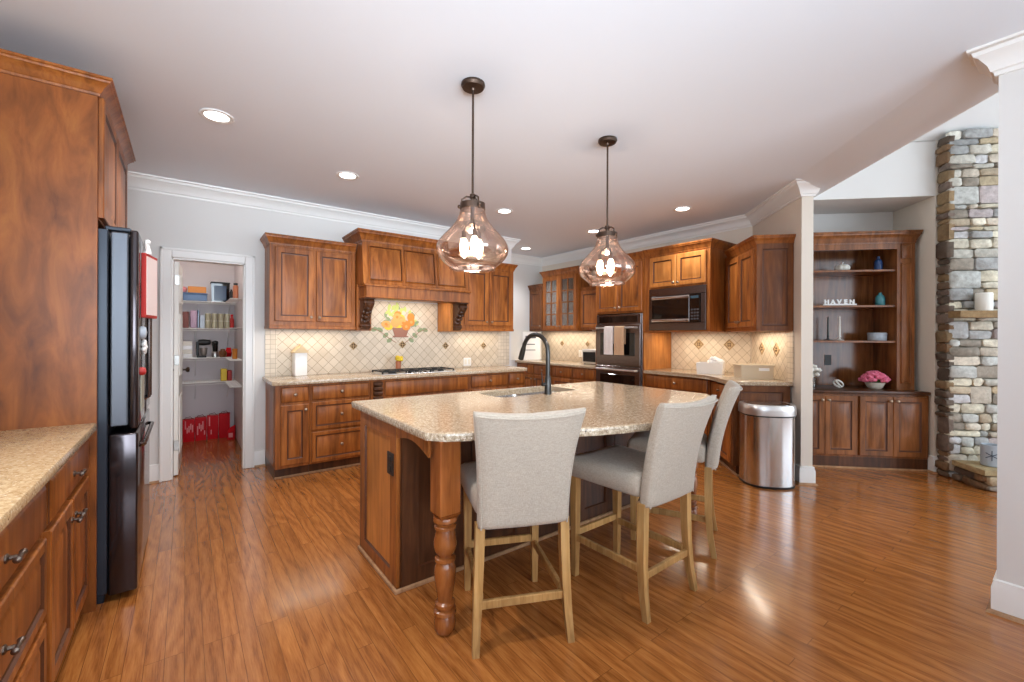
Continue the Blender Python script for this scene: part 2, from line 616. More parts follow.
# back wall with a wide window, behind the photographer
wall('wall_back', M['wall'], (-1.0, -0.7, -3.75, -3.6, 0, CEIL), (2.9, 3.18, -3.75, -3.6, 0, CEIL), (-0.7, 2.9, -3.75, -3.6, 0, 0.75), (-0.7, 2.9, -3.75, -3.6, 2.6, CEIL))
wall('wall_family', M['wall'], (3.32, 3.5, -3.75, -3.6, 0, H4), (9.3, 10.6, -3.75, -3.6, 0, H4), (3.5, 9.3, -3.75, -3.6, 0, 0.4), (3.5, 9.3, -3.75, -3.6, 3.4, H4))
for nm, xs, z0, z1 in (('window_1', (-0.7, 0.5, 1.7, 2.9), 0.75, 2.6), ('window_2', (3.5, 4.95, 6.4, 7.85, 9.3), 0.4, 3.4)):
    m = MB()
    for x in xs:
        m.box(x-0.035, x+0.035, -3.72, -3.63, z0, z1)
    for z in (z0, (z0+z1)/2, z1):
        m.box(xs[0], xs[-1], -3.72, -3.63, z-0.03, z+0.03)
    struct(m.build(nm, M['trim'], smooth=False))

m = MB()
for y in (-2.9, -1.5, -0.1):
    m.box(-1.12, -1.03, y-0.035, y+0.035, 0.85, 2.45)
for z in (0.85, 1.65, 2.45):
    m.box(-1.12, -1.03, -2.9, -0.1, z-0.03, z+0.03)
struct(m.build('added_side_window', M['trim'], smooth=False))  # unseen window frame, added along with the side fill lamp

# family room wall with the cabinet niche, perpendicular to the diagonal
PW = 4.83          # wall plane
NB = 5.40          # back of niche
NQ = 3.58          # right side of niche
m = MB()


def pq_box(m, p0, p1, qa, qb, z0, z1):
    m.prism([PQ(p0, qa), PQ(p0, qb), PQ(p1, qb), PQ(p1, qa)], z0, z1)


pq_box(m, NB, NB+0.12, q1-0.05, NQ+0.12, 0, 3.4)
pq_box(m, PW, PW+0.12, NQ+0.12, 10.3, 0, H4)
pq_box(m, PW, NB, q1, NQ, 2.76, 3.4)
pq_box(m, PW, PW+0.12, q1-0.05, NQ, 3.3, H4)
struct(m.build('wall_niche', M['wall'], smooth=False))
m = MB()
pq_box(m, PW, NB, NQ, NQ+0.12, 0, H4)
struct(m.build('wall_niche_side', M['wall_tan'], smooth=False))  # cream tone stands in for warm light reflected onto this side

# kitchen ceiling, its open edge rolling down a little toward the family room
m = MB()
cin, cout = 2.80/R2, 3.22/R2
pts = [(-1.15, -3.75), (3.25, -3.75), (3.25, 3.25-2.80), PQ(5.6, cin), (5.42, 7.15), (-1.15, 7.15)]
m.prism(pts, CEIL, CEIL+0.14)
prof = []
for k in range(9):
    a = k/8
    prof.append((cin+(cout-cin)*a, CEIL-0.085*(a*a*(3-2*a)) if a < 1 else CEIL-0.085))
pa, pb = 2.40, 5.55
rings = []
for p in (pa, pb):
    rings.append([PQ(p, q)+(z,) for q, z in prof]+[PQ(p, cout)+(CEIL+0.14,), PQ(p, cin)+(CEIL+0.14,)])
m.loft(rings)
struct(m.build('ceiling', M['ceiling'], angle=50))
# wall above the opening on the family room side
m = MB()
pq_box(m, 2.40, 5.5, cout, cout+0.02, CEIL-0.084, H4)
struct(m.build('wall_above_opening', M['ceiling_bright'], smooth=False))
# vaulted family room ceiling
m = MB()
zr = 3.31
rings = []
for p, z in ((PW+0.3, zr-0.135), (PW-3.0, zr+1.35), (PW-7.6, zr-0.6)):
    rings.append([PQ(p, cout-0.3)+(z,), PQ(p, 11)+(z,), PQ(p, 11)+(z+0.1,), PQ(p, cout-0.3)+(z+0.1,)])
m.loft(rings)
struct(m.build('ceiling_vault', M['ceiling_bright'], smooth=False))

# crown moulding
CROWN = [(0, -0.135), (0.012, -0.135), (0.016, -0.118), (0.026, -0.112), (0.034, -0.085), (0.062, -0.045), (0.078, -0.036), (0.084, -0.018), (0.098, -0.012), (0.1, 0), (0, 0)]
m = MB()
m.sweep([(-1.0, -3.6), (-1.0, 5.1), (3.84, 5.1), (3.84, 6.05), (5.27, 6.05), (5.27, 2.32), PQ(pe, q0), PQ(pe, q1), PQ(pe+0.4, q1)], CROWN, CEIL)
struct(m.build('trim_1', M['trim']))
m = MB()
m.sweep([(3.3, 0.25), (3.18, 0.25), (3.18, -3.6)][::1], [(-o, u) for o, u in CROWN][::-1], CEIL)
m.bm.clear()
m.sweep([(3.18, -3.6), (3.18, 0.25), (3.32, 0.25)], [(-o, u) for o, u in CROWN], CEIL)
struct(m.build('trim_2', M['trim']))
BASE = [(0, 0), (0.018, 0), (0.018, 0.125), (0.012, 0.145), (0.012, 0.16), (0, 0.165)]


def baseboard(name, path, flip=False):
    m = MB()
    m.sweep(path, [(-o, u) for o, u in BASE] if flip else BASE)
    o = struct(m.build(name, M['trim']))
    m = MB()
    sh = [(0.018, 0), (0.034, 0), (0.03, 0.012), (0.018, 0.018)]
    m.sweep(path, [(-o, u) for o, u in sh] if flip else sh)
    m.build('shoe_molding', M['shoe'], o)


baseboard('baseboard_range', [(-0.98, 5.1), (DOOR_X0-0.085, 5.1)])
baseboard('baseboard_doorway', [(DOOR_X1+0.085, 5.1), (0.655, 5.1)])
baseboard('baseboard_post', [PQ(pe+0.07, q0), PQ(pe, q0), PQ(pe, q1), PQ(pe+0.5, q1)])
baseboard('baseboard_right', [(3.18, -3.6), (3.18, 0.25), (3.32, 0.25)], True)
baseboard('baseboard_niche', [PQ(PW+0.06, NQ), PQ(PW, NQ), PQ(PW, NQ+0.02)])

# pantry doorway casing + open door
m = MB()
for (xa, xb) in ((DOOR_X0-0.085, DOOR_X0), (DOOR_X1, DOOR_X1+0.085)):
    m.box(xa, xb, 5.075, 5.1, 0, DOOR_H+0.085, 0.006)
    m.box(xa if xa < 0 else xb-0.022, xa+0.022 if xa < 0 else xb, 5.066, 5.076, 0, DOOR_H+0.085, 0.004)
m.box(DOOR_X0, DOOR_X1, 5.075, 5.1, DOOR_H, DOOR_H+0.085, 0.006)
m.box(DOOR_X0-0.085, DOOR_X1+0.085, 5.066, 5.076, DOOR_H+0.063, DOOR_H+0.085, 0.004)
m.box(DOOR_X0, DOOR_X0+0.012, 5.1, 5.22, 0, DOOR_H)
m.box(DOOR_X1-0.012, DOOR_X1, 5.1, 5.22, 0, DOOR_H)
m.box(DOOR_X0, DOOR_X1, 5.1, 5.22, DOOR_H-0.012, DOOR_H)
struct(m.build('trim_3', M['trim']))

dr = bpy.data.objects.new('door_1', None)
COL.objects.link(dr)
dr.location = (DOOR_X0+0.016, 5.19, 0)
dr.rotation_euler = (0, 0, math.radians(87.5))
struct(dr)
m = MB()
m.box(0, 0.56, -0.036, 0, 0.012, 2.04, 0.002)
RP = [(0, -0.001), (0.0, 0.001), (0.012, -0.006), (0.02, -0.006), (0.045, 0.0)]
for (za, zb) in ((0.2, 0.75), (0.95, 1.55), (1.66, 1.93)):
    for (xa, xb) in ((0.09, 0.25), (0.31, 0.47)):
        m.panel(xa, xb, za, zb, -0.036, [(0, 0), (0, 0.008), (0.012, 0.003), (0.03, 0.007)])
m.build('door_slab', M['door'], dr)
m = MB()
for sgn, y in ((-1, -0.036), (1, 0)):
    m.M = Matrix.Translation((0.50, y, 0.98)) @ Matrix.Rotation(PI/2*(-sgn), 4, 'X')
    m.lathe([(0.028, 0), (0.028, 0.006), (0.01, 0.01), (0.01, 0.03), (0.024, 0.04), (0.028, 0.052), (0.022, 0.064), (0.004, 0.068)], n=16)
m.build('door_handle', M['bronze'], dr)
m = MB()
for z in (0.25, 1.06, 1.82):
    m.box(-0.008, 0.004, -0.04, -0.004, z, z+0.09, 0.002)
m.build('hinge', M['nickel'], dr)

# ---------------------------------------------------------------- cabinetry helpers
DOOR_R = [(0, 0), (0, 0.017), (0.005, 0.021), (0.052, 0.021), (0.058, 0.012), (0.066, 0.011), (0.092, 0.018)]
DOOR_M = [0, 0, 0, 1, 1, 0]
SLAB_R = [(0, 0), (0, 0.012), (0.004, 0.015), (0.014, 0.021)]
SLAB_M = [0, 1, 0]


def knob(parent, x, y, z, kind='knob', name='knob', mt=None):
    m = MB()
    m.M = Matrix.Translation((x, y, z)) @ Matrix.Rotation(PI/2, 4, 'X')
    if kind == 'bar':
        m.lathe([(0.012, 0), (0.012, 0.004), (0.006, 0.008), (0.006, 0.022)], n=10)
        m.M = Matrix.Translation((x, y-0.026, z)) @ Matrix.Rotation(PI/2, 4, 'Y')
        m.lathe([(0.002, -0.03), (0.009, -0.026), (0.006, -0.014), (0.0055, 0.014), (0.009, 0.026), (0.002, 0.03)], n=10)
    else:
        m.lathe([(0.010, 0), (0.010, 0.003), (0.005, 0.007), (0.005, 0.013), (0.014, 0.018), (0.0155, 0.023), (0.011, 0.028), (0.002, 0.03)], n=14)
    return m.build(name, mt or M['pewter'], parent)


def cab_door(t, x0, x1, z0, z1, y=0.0, kn=None, wood_=None, kind='knob', stile=None, kmat=None, name='door'):
    m = MB()
    rr = DOOR_R
    if stile:
        rr = [(i if i < 0.05 else i-0.052+stile, d) for i, d in DOOR_R]
    if min(x1-x0, z1-z0) < 0.2:
        rr = [(i if i < 0.05 else i-0.052+0.034, d) for i, d in DOOR_R]
        rr[-1] = (rr[-2][0]+0.012, 0.017)
    m.panel(x0, x1, z0, z1, y, rr, DOOR_M)
    d = m.build(name, [wood_ or M['cherry'], M['glaze']], t)
    if kn:
        knob(d, kn[0], y-0.021, kn[1], kind, mt=kmat)
    return d


def cab_drawer(t, x0, x1, z0, z1, y=0.0, wood_=None, raised=False, kind='knob', kn=True, kmat=None):
    m = MB()
    if raised:
        s = 0.034
        rr = [(i if i < 0.05 else i-0.052+s, d) for i, d in DOOR_R]
        rr[-1] = (rr[-2][0]+0.018, 0.018)
        m.panel(x0, x1, z0, z1, y, rr, DOOR_M)
    else:
        m.panel(x0, x1, z0, z1, y, SLAB_R, SLAB_M)
    d = m.build('drawer', [wood_ or M['cherry'], M['glaze']], t)
    if kn:
        knob(d, (x0+x1)/2, y-(0.018 if raised else 0.021), (z0+z1)/2, kind, mt=kmat)
    return d


def body_box(t, w, d, z0, z1, wood_=None, x0=0.0, toe=True, name='body'):
    m = MB()
    m.box(x0, w, 0, d, z0, z1, 0.002)
    o = m.build(name, wood_ or M['cherry'], t)
    if toe:
        m = MB()
        m.box(x0+0.0, w, 0.05, d, 0, z0)
        m.build('toe_kick', M['walnut_dark'], t)
        m = MB()
        m.box(x0, w, 0.034, 0.05, 0, 0.02, 0.004)
        m.build('shoe_molding', M['shoe'], t)
    return o


CABCR = [(0, 0), (0.008, 0), (0.010, 0.012), (0.018, 0.018), (0.024, 0.034), (0.044, 0.056), (0.052, 0.06), (0.054, 0.07), (0.062, 0.074), (0.062, 0.086), (0, 0.086)]


def cab_crown(t, path, z, sc=1.0, wood_=None, scz=None):
    m = MB()
    scz = scz or sc*1.08
    sc *= 0.72
    m.sweep(path, [(o*sc, u*(scz or sc)) for o, u in CABCR], z)
    return m.build('crown', wood_ or M['cherry'], t)


# ---------------------------------------------------------------- left run: base cabinets, counter, refrigerator surround
XL = -0.385
bar = {'kind': 'bar', 'kmat': mat('antique_pewter', srgb(112, 98, 88), 0.35, 0.9)}
t = thing('base_cabinet', 'cherry base cabinet with one drawer and two doors beside the refrigerator', 'cabinet', (XL, 2.10, 0), 90)
body_box(t, 0.79, 0.60, 0.10, 0.88)
cab_drawer(t, 0.03, 0.755, 0.70, 0.855, **bar)
cab_door(t, 0.03, 0.388, 0.125, 0.675, kn=(0.355, 0.60), **bar)
cab_door(t, 0.397, 0.755, 0.125, 0.675, kn=(0.43, 0.60), **bar)
t = thing('base_cabinet', 'cherry cabinet of three stacked drawers at the near left edge', 'cabinet', (XL, 1.2, 0), 90)
body_box(t, 0.90, 0.60, 0.10, 0.88)
cab_drawer(t, 0.03, 0.87, 0.70, 0.855, **bar)
cab_drawer(t, 0.03, 0.87, 0.42, 0.675, raised=True, **bar)
cab_drawer(t, 0.03, 0.87, 0.125, 0.395, raised=True, **bar)

m = MB()
m.box(-0.995, -0.342, 1.18, 2.895, 0.88, 0.92, 0.010, 2)
tag(m.build('granite_countertop', M['granite_lit']), 'granite countertop on the near left cabinets beside the refrigerator', 'countertop')

t = thing('refrigerator_surround', 'tall cherry refrigerator surround with two upper doors and crown at far left', 'cabinet', (-0.345, 2.90, 0), 90)
m = MB()
m.box(0, 0.02, 0, 0.65, 0, 2.53, 0.001)
m.build('side_panel', M['cherry_panel'], t)
m = MB()
m.box(1.09, 1.11, 0, 0.65, 0, 2.53, 0.001)
m.build('side_panel', M['cherry_panel'], t)
m = MB()
m.box(0.02, 1.09, 0.0, 0.64, 1.915, 2.53, 0.001)
m.build('body', M['cherry'], t)
cab_door(t, 0.022, 0.55, 1.925, 2.515, 0.0, kn=(0.52, 1.97))
cab_door(t, 0.56, 1.088, 1.925, 2.515, 0.0, kn=(0.59, 1.97))
cab_crown(t, [(0, 0.65), (0, 0), (1.11, 0), (1.11, 0.65)], 2.51, 1.3, None, 0.95)

# refrigerator
t = thing('refrigerator', 'dark stainless french-door refrigerator standing in the cherry surround', 'refrigerator', (-0.195, 2.935, 0), 90)
m = MB()
m.box(0, 0.92, 0.115, 0.74, 0.05, 1.875, 0.004)
m.box(0.03, 0.89, 0.13, 0.72, 0.0, 0.05)
m.box(0.02, 0.12, 0.03, 0.13, 1.875, 1.895, 0.004)
m.build('case', M['fridge_side'], t)
for k, (xa, xb) in enumerate(((0.0, 0.457), (0.463, 0.92))):
    m = MB()
    m.box(xa, xb, 0.040, 0.105, 0.885, 1.865, 0.005)
    d = m.build('door', M['fridge_liner'], t)
    m = MB()
    m.box(xa, xb, 0.0, 0.034, 0.865, 1.885, 0.012, 3)
    m.build('door_panel', M['fridge_front'], d)
    xh = 0.41 if k == 0 else 0.51
    m = MB()
    m.tube([(xh, 0.0, 0.97), (xh, -0.02, 0.98), (xh, -0.02, 1.71), (xh, 0.0, 1.72)], 0.011, 10)
    m.build('handle', M['black_steel'], d)
m = MB()
m.box(0, 0.92, 0.0, 0.111, 0.035, 0.845, 0.010, 3)
d = m.build('freezer_drawer', M['fridge_front'], t)
m = MB()
m.tube([(0.1, 0.0, 0.76), (0.12, -0.018, 0.76), (0.80, -0.018, 0.76), (0.82, 0.0, 0.76)], 0.011, 10)
m.build('handle', M['black_steel'], d)

# things hung on the refrigerator front
FX = -0.195
t = thing('hanging_sign', 'red framed white paper sign hung high on the refrigerator door', 'sign', (FX+0.002, 3.05, 1.44), 78)
m = MB()
m.box(0, 0.20, -0.02, 0.0, 0, 0.35, 0.003)
m.build('frame', M['red2'], t)
m = MB()
m.box(0.014, 0.186, -0.022, -0.0195, 0.016, 0.334)
m.build('paper', M['sign_paper'], t)
t = thing('figurine', 'small white winged figurine above the red framed sign', 'figurine', (FX+0.026, 3.10, 1.79))
m = MB()
m.lathe([(0.018, 0), (0.016, 0.02), (0.008, 0.05), (0.004, 0.055)], n=10)
m.ball((0, 0, 0.066), 0.014)
m.build('body', M['white'], t)
for sgn in (-1, 1):
    m = MB()
    m.ball((-0.006, sgn*0.025, 0.045), (0.005, 0.02, 0.03), 10, 6)
    m.build('wing', M['white'], t)
for (y, z, r, mm, lab, nm) in ((3.10, 1.36, 0.035, 'grey_ceramic', 'round grey magnet just below the red framed sign', 'magnet'), (3.13, 1.28, 0.04, 'white', 'white blossom magnet below the grey round magnet on the refrigerator', 'magnet'),
                               (3.07, 1.15, 0.022, 'red2', 'small red magnet low on the refrigerator door', 'magnet')):
    m = MB()
    m.M = Matrix.Translation((FX, y, z)) @ Matrix.Rotation(PI/2, 4, 'Y')
    if mm == 'white':
        for k in range(6):
            m.ball((0.026*math.cos(k*PI/3), 0.026*math.sin(k*PI/3), 0.012), (0.016, 0.016, 0.012), 10, 6)
        m.ball((0, 0, 0.016), (0.014, 0.014, 0.012), 10, 6)
    else:
        m.lathe([(r, 0), (r, 0.012), (r*0.8, 0.022), (0.001, 0.026)], n=16)
    tag(m.build(nm, M[mm]), lab, 'magnet')
m = MB()
m.box(FX, FX+0.003, 3.1, 3.3, 0.93, 1.13)
tag(m.build('paper_note', M['tin']), 'greyish paper note pinned at the bottom of the refrigerator door', 'note')

# ---------------------------------------------------------------- range wall base cabinets
YB = 4.49
t = thing('base_cabinet', 'narrow cherry base cabinet with one drawer over one door beside the pantry', 'cabinet', (0.66, YB, 0), 0)
body_box(t, 0.295, 0.60, 0.10, 0.88)
cab_drawer(t, 0.045, 0.284, 0.715, 0.86)
cab_door(t, 0.045, 0.284, 0.13, 0.69, kn=(0.255, 0.64))
m = MB()
m.M = Matrix.Rotation(-PI/2, 4, 'Z')
m.panel(-0.56, -0.05, 0.13, 0.85, 0, [(0, 0), (0, 0.004), (0.05, 0.004), (0.056, 0.001)])
m.build('end_panel', M['cherry'], t)
t = thing('base_cabinet', 'cherry base cabinet of three drawers left of the cooktop', 'cabinet', (0.957, YB, 0), 0)
body_box(t, 0.586, 0.60, 0.10, 0.88)
cab_drawer(t, 0.015, 0.565, 0.72, 0.86)
cab_drawer(t, 0.015, 0.565, 0.43, 0.70, raised=True)
cab_drawer(t, 0.015, 0.565, 0.12, 0.41, raised=True)
t = thing('base_cabinet', 'cherry cooktop base cabinet with wide plain drawer front and carved bracket', 'cabinet', (1.545, YB, 0), 0)
body_box(t, 1.195, 0.60, 0.10, 0.88)
cab_drawer(t, 0.15, 1.175, 0.70, 0.86, kn=False)
cab_door(t, 0.15, 0.655, 0.12, 0.68, kn=(0.61, 0.62))
cab_door(t, 0.665, 1.175, 0.12, 0.68, kn=(0.71, 0.62))
for xa in (0.02,):
    m = MB()
    m.box(xa, xa+0.11, -0.02, 0, 0.12, 0.66, 0.004)
    m.box(xa+0.005, xa+0.105, -0.035, 0, 0.66, 0.70, 0.006)
    for k in range(3):
        m.M = Matrix.Translation((xa+0.055, -0.01, 0.735+k*0.05)) @ Matrix.Rotation(PI/2, 4, 'Y')
        m.lathe([(0.001, -0.05), (0.022, -0.045), (0.026, 0), (0.022, 0.045), (0.001, 0.05)], n=10)
        m.M = Matrix.Identity(4)
    m.build('bracket', M['walnut_dark'], t)
t = thing('base_cabinet', 'cherry base cabinet with two drawers right of the cooktop', 'cabinet', (2.742, YB, 0), 0)
body_box(t, 0.878, 0.60, 0.10, 0.88)
cab_drawer(t, 0.03, 0.565, 0.715, 0.86)
cab_drawer(t, 0.60, 0.86, 0.715, 0.86)
cab_door(t, 0.03, 0.565, 0.12, 0.69, kn=(0.09, 0.63))
cab_door(t, 0.60, 0.86, 0.12, 0.69, kn=(0.64, 0.63))

m = MB()
m.prism([(0.63, 5.085), (0.63, 4.47), (0.66, 4.45), (3.62, 4.45), (3.68, 4.52), (3.68, 5.085)], 0.88, 0.92, 0.008)
tag(m.build('granite_countertop', M['granite']), 'long granite countertop under the range hood holding the cooktop', 'countertop')

# backsplash
t = thing('tile_backsplash', 'diagonal beige tile backsplash with floral mural below the range hood', 'backsplash', (0, 5.1, 0), 0)
m = MB()
m.box(0.765, 3.60, -0.012, -0.001, 0.92, 1.41)
m.box(1.64, 2.62, -0.012, -0.001, 1.41, 1.76)
m.build('tile_field', M['tile'], t, smooth=False)
for (xa, xb) in ((0.655, 0.765), (3.60, 3.80)):
    m = MB()
    m.box(xa, xb, -0.012, -0.001, 0.92, 1.41)
    m.build('border_tile', M['tile_sq'], t, smooth=False)


def accent(m, x, z, y=-0.012, s=0.052):
    m.M = Matrix.Translation((x, y, z)) @ Matrix.Rotation(PI/4, 4, 'Y')
    m.mi = 0
    h = s*0.69
    m.panel(-h, h, -h, h, 0, [(0, 0), (0, 0.006), (0.008, 0.008), (0.014, 0.004)], [0, 0, 1])
    m.mi = 1
    for k in range(4):
        a = k*PI/2
        m.ball((0.017*math.cos(a), -0.005, 0.017*math.sin(a)), (0.011, 0.004, 0.011), 8, 6)
    m.mi = 0
    m.ball((0, -0.006, 0), (0.010, 0.005, 0.010), 8, 6)
    m.M = Matrix.Identity(4)


for x, z in ((1.547, 1.225), (2.144, 1.235), (2.744, 1.215), (3.345, 1.21)):
    m = MB()
    accent(m, x, z)
    m.build('accent_tile', [M['accent'], M['accent_dark']], t)
# painted mural: basket, flowers, leaves
m = MB()
random.seed(3)


def disc(m, x, z, rx, rz, y, mi, n=12, a=0.0):
    m.mi = mi
    m.M = Matrix.Translation((x, y, z)) @ Matrix.Rotation(a, 4, 'Y')
    pts = [(rx*math.cos(2*PI*i/n), rz*math.sin(2*PI*i/n)) for i in range(n)]
    m.loft([[(px, 0, pz) for px, pz in pts], [(px, -0.0015, pz) for px, pz in pts]])
    m.M = Matrix.Identity(4)


CX, CZ = 2.12, 1.50
Y0 = -0.0121
for k in range(26):
    a = random.uniform(-0.4, PI+0.4)
    r = random.uniform(0.12, 0.20)
    disc(m, CX+r*1.15*math.cos(a), CZ+0.02+r*0.9*math.sin(a), 0.035, 0.018, Y0-0.0001*(k+1), random.choice((2, 2, 3)), 8, random.uniform(0, PI))
for k in range(9):
    disc(m, CX-0.10+random.uniform(-0.05, 0.06), CZ+0.17+random.uniform(-0.03, 0.06), 0.034, 0.018, Y0-0.003-0.0001*k, 3, 8, random.uniform(0, PI))
for k in range(15):
    a = random.uniform(0, 2*PI)
    r = random.uniform(0.0, 0.17)
    disc(m, CX+r*1.2*math.cos(a), CZ+0.03+r*0.75*math.sin(a), random.uniform(0.045, 0.066), random.uniform(0.042, 0.06), Y0-0.004-k*0.0002, random.choice((0, 0, 1, 5)), 12)
    disc(m, CX+r*1.2*math.cos(a), CZ+0.03+r*0.75*math.sin(a), 0.018, 0.018, Y0-0.0076-k*0.0001, 1 if k % 2 else 5, 8)
m.mi = 4
m.loft([[(CX-0.11, Y0, CZ-0.06), (CX+0.11, Y0, CZ-0.06), (CX+0.075, Y0, CZ-0.16), (CX-0.075, Y0, CZ-0.16)],
        [(CX-0.11, Y0-0.006, CZ-0.06), (CX+0.11, Y0-0.006, CZ-0.06), (CX+0.075, Y0-0.006, CZ-0.16), (CX-0.075, Y0-0.006, CZ-0.16)]])
m.box(CX-0.10, CX+0.10, Y0-0.006, Y0, CZ-0.175, CZ-0.16)
for sx in (-1, 1):
    for dx, dz, a in ((0.33, -0.08, 0.4), (0.26, -0.085, -0.5), (0.19, -0.15, 0.7), (0.14, -0.21, 0.6)):
        disc(m, CX+sx*dx, CZ+dz, 0.04, 0.026, Y0, 2, 10, sx*a)
    m.mi = 4
    m.tube([(CX+sx*0.36, Y0, CZ-0.07), (CX+sx*0.26, Y0, CZ-0.10), (CX+sx*0.17, Y0, CZ-0.17), (CX+sx*0.06, Y0, CZ-0.24)], 0.004, 5)
m.build('mural', [M['yellow'], M['orange'], M['sage'], mat('spring_green', srgb(190, 200, 110), 0.5), mat('basket_brown', srgb(156, 104, 82), 0.5), mat('peach_petal', srgb(226, 164, 90), 0.5)], t)

# outlet on backsplash
t = thing('outlet', 'white double outlet plate on the tile right of the cooktop', 'outlet', (3.08, 5.0878, 0.99))
m = MB()
m.box(-0.06, 0.06, -0.006, 0, -0.055, 0.055, 0.002)
m.build('plate', M['white'], t)
for x in (-0.028, 0.028):
    m = MB()
    m.box(x-0.016, x+0.016, -0.009, -0.005, -0.034, 0.034, 0.003)
    m.build('socket', M['cream'], t)

# upper cabinets on range wall
YU = 4.77
for (x0, w, lab) in ((0.648, 0.822, 'two-door cherry wall cabinet left of the range hood'), (2.79, 0.84, 'two-door cherry wall cabinet right of the range hood')):
    t = thing('upper_cabinet', lab, 'cabinet', (x0, YU, 0), 0)
    body_box(t, w, 0.32, 1.44, 2.27, toe=False)
    m = MB()
    m.box(-0.003, w+0.003, -0.012, 0.32, 1.41, 1.44, 0.003)
    m.build('light_rail', M['cherry'], t)
    cab_door(t, 0.045, w/2-0.012, 1.485, 2.215, kn=(w/2-0.04, 1.53))
    cab_door(t, w/2+0.012, w-0.045, 1.485, 2.215, kn=(w/2+0.04, 1.53))
    cr = [(0, 0.32), (0, 0), (w, 0)] if x0 < 2 else [(0, 0), (w, 0), (w, 0.32)]
    cab_crown(t, cr, 2.24)

# range hood
t = thing('range_hood', 'cherry range hood with sloped panels, carved corbels and wide crown', 'range hood', (0, 0, 0))
WPH = M['cherry']
for (xa, xb) in ((1.474, 1.636), (2.624, 2.786)):
    m = MB()
    m.box(xa, xb, 4.735, 5.085, 1.40, 1.90, 0.003)
    m.build('pilaster', M['honey'] if xa > 2 else WPH, t)  # right pilaster's lit inner side is put into a lighter wood colour
for xa in (1.495, 2.645):
    m = MB()
    # scroll profile in y-z, front at low y
    prof = [(4.735, 1.41), (4.712, 1.415), (4.690, 1.44), (4.692, 1.475), (4.712, 1.50), (4.700, 1.53), (4.668, 1.57), (4.628, 1.61), (4.580, 1.65), (4.556, 1.69), (4.56, 1.725), (4.60, 1.745), (4.735, 1.745)]
    m.loft([[(x, y, z) for y, z in prof] for x in (xa+0.012, xa+0.108)])
    for (y, z, r) in ((4.705, 1.455, 0.03), (4.59, 1.70, 0.04)):
        m.M = Matrix.Translation((xa+0.06, y, z)) @ Matrix.Rotation(PI/2, 4, 'Y')
        m.lathe([(0.006, -0.062), (r*0.5, -0.058), (r*0.55, -0.05), (r, -0.05), (r, 0.05), (r*0.55, 0.05), (r*0.5, 0.058), (0.006, 0.062)], n=16)
        m.M = Matrix.Identity(4)
    for k in range(5):
        zz = 1.50+k*0.045
        yy = 4.70-k*0.03
        m.ball((xa+0.06, yy-0.008, zz), (0.032-k*0.002, 0.018, 0.03), 10, 6)
        for sx in (-1, 1):
            m.ball((xa+0.06+sx*0.034, yy, zz+0.012), (0.018, 0.016, 0.028), 8, 6)
    m.box(xa, xa+0.12, 4.55, 4.735, 1.735, 1.75, 0.003)
    m.build('corbel', M['walnut_dark'], t)
m = MB()
m.box(1.50, 2.76, 4.505, 4.55, 1.745, 1.87, 0.004)
m.box(1.50, 1.53, 4.55, 4.735, 1.745, 1.87)
m.box(2.73, 2.76, 4.55, 4.735, 1.745, 1.87)
m.box(1.53, 2.73, 4.55, 5.085, 1.80, 1.82)
m.box(1.485, 2.775, 4.49, 4.73, 1.865, 1.89, 0.008, 2)
m.box(1.492, 2.768, 4.497, 4.72, 1.745, 1.76, 0.004)
m.build('valance', WPH, t)
# sloped body (concave front)
m = MB()
fr = [(4.53, 1.89), (4.545, 1.99), (4.565, 2.12), (4.58, 2.24), (4.585, 2.36), (4.585, 2.44)]
m.loft([[(x, y, z) for y, z in fr]+[(x, 5.085, 2.44), (x, 5.085, 1.90), (x, 4.74, 1.89)] for x in (1.482, 2.778)])
m.build('body', WPH, t)
for k in range(3):
    xa = 1.54+k*0.405
    m = MB()
    a = math.atan2(0.045, 0.40)
    m.M = Matrix.Translation((0, 4.538, 1.93)) @ Matrix.Rotation(-a, 4, 'X')
    m.panel(xa, xa+0.375, 0, 0.38, 0.012, [(0, 0), (0, 0.016), (0.012, 0.026), (0.02, 0.016), (0.05, 0.026)], [0, 0, 1, 0])
    m.build('panel', [WPH, M['glaze']], t)
cab_crown(t, [(1.482, 5.085), (1.482, 4.585), (2.778, 4.585), (2.778, 5.085)], 2.345, 1.5, None, 1.35)

# cooktop
t = thing('cooktop', 'black gas cooktop with cast iron grates set in the long counter', 'cooktop', (2.13, 4.76, 0.92))
m = MB()
m.box(-0.45, 0.45, -0.24, 0.12, 0.0, 0.008, 0.003)
m.build('plate', M['steel_lid'], t)
for (x, y, r) in ((-0.3, -0.14, 0.035), (-0.3, 0.03, 0.03), (0, -0.03, 0.05), (0.3, -0.14, 0.03), (0.3, 0.03, 0.035)):
    m = MB()
    m.lathe([(r*1.3, 0), (r*1.3, 0.008), (r, 0.01), (r, 0.016), (r*0.8, 0.018), (0.002, 0.019)], (x, y, 0.008), 16)
    m.build('burner', M['iron'], t)
for x in (-0.3, 0.0, 0.3):
    m = MB()
    w, d, z = 0.135, 0.155, 0.026
    for yy in (-d, 0, d):
        m.box(x-w, x+w, yy-0.060, yy-0.048, z, z+0.010, 0.002)
    for xx in (-w, 0, w):
        m.box(x+xx-0.006, x+xx+0.006, -d-0.054, d-0.054, z, z+0.010, 0.002)
    for sx in (-1, 1):
        for sy in (-1, 1):
            m.box(x+sx*w-0.008, x+sx*w+0.008, sy*d-0.062, sy*d-0.046, 0.008, z+0.010, 0.002)
    m.build('grate', M['iron'], t)
for k in range(5):
    m = MB()
    m.lathe([(0.013, 0), (0.012, 0.014), (0.002, 0.015)], (-0.12+k*0.06, -0.225, 0.008), 12)
    m.build('knob', M['black'], t)

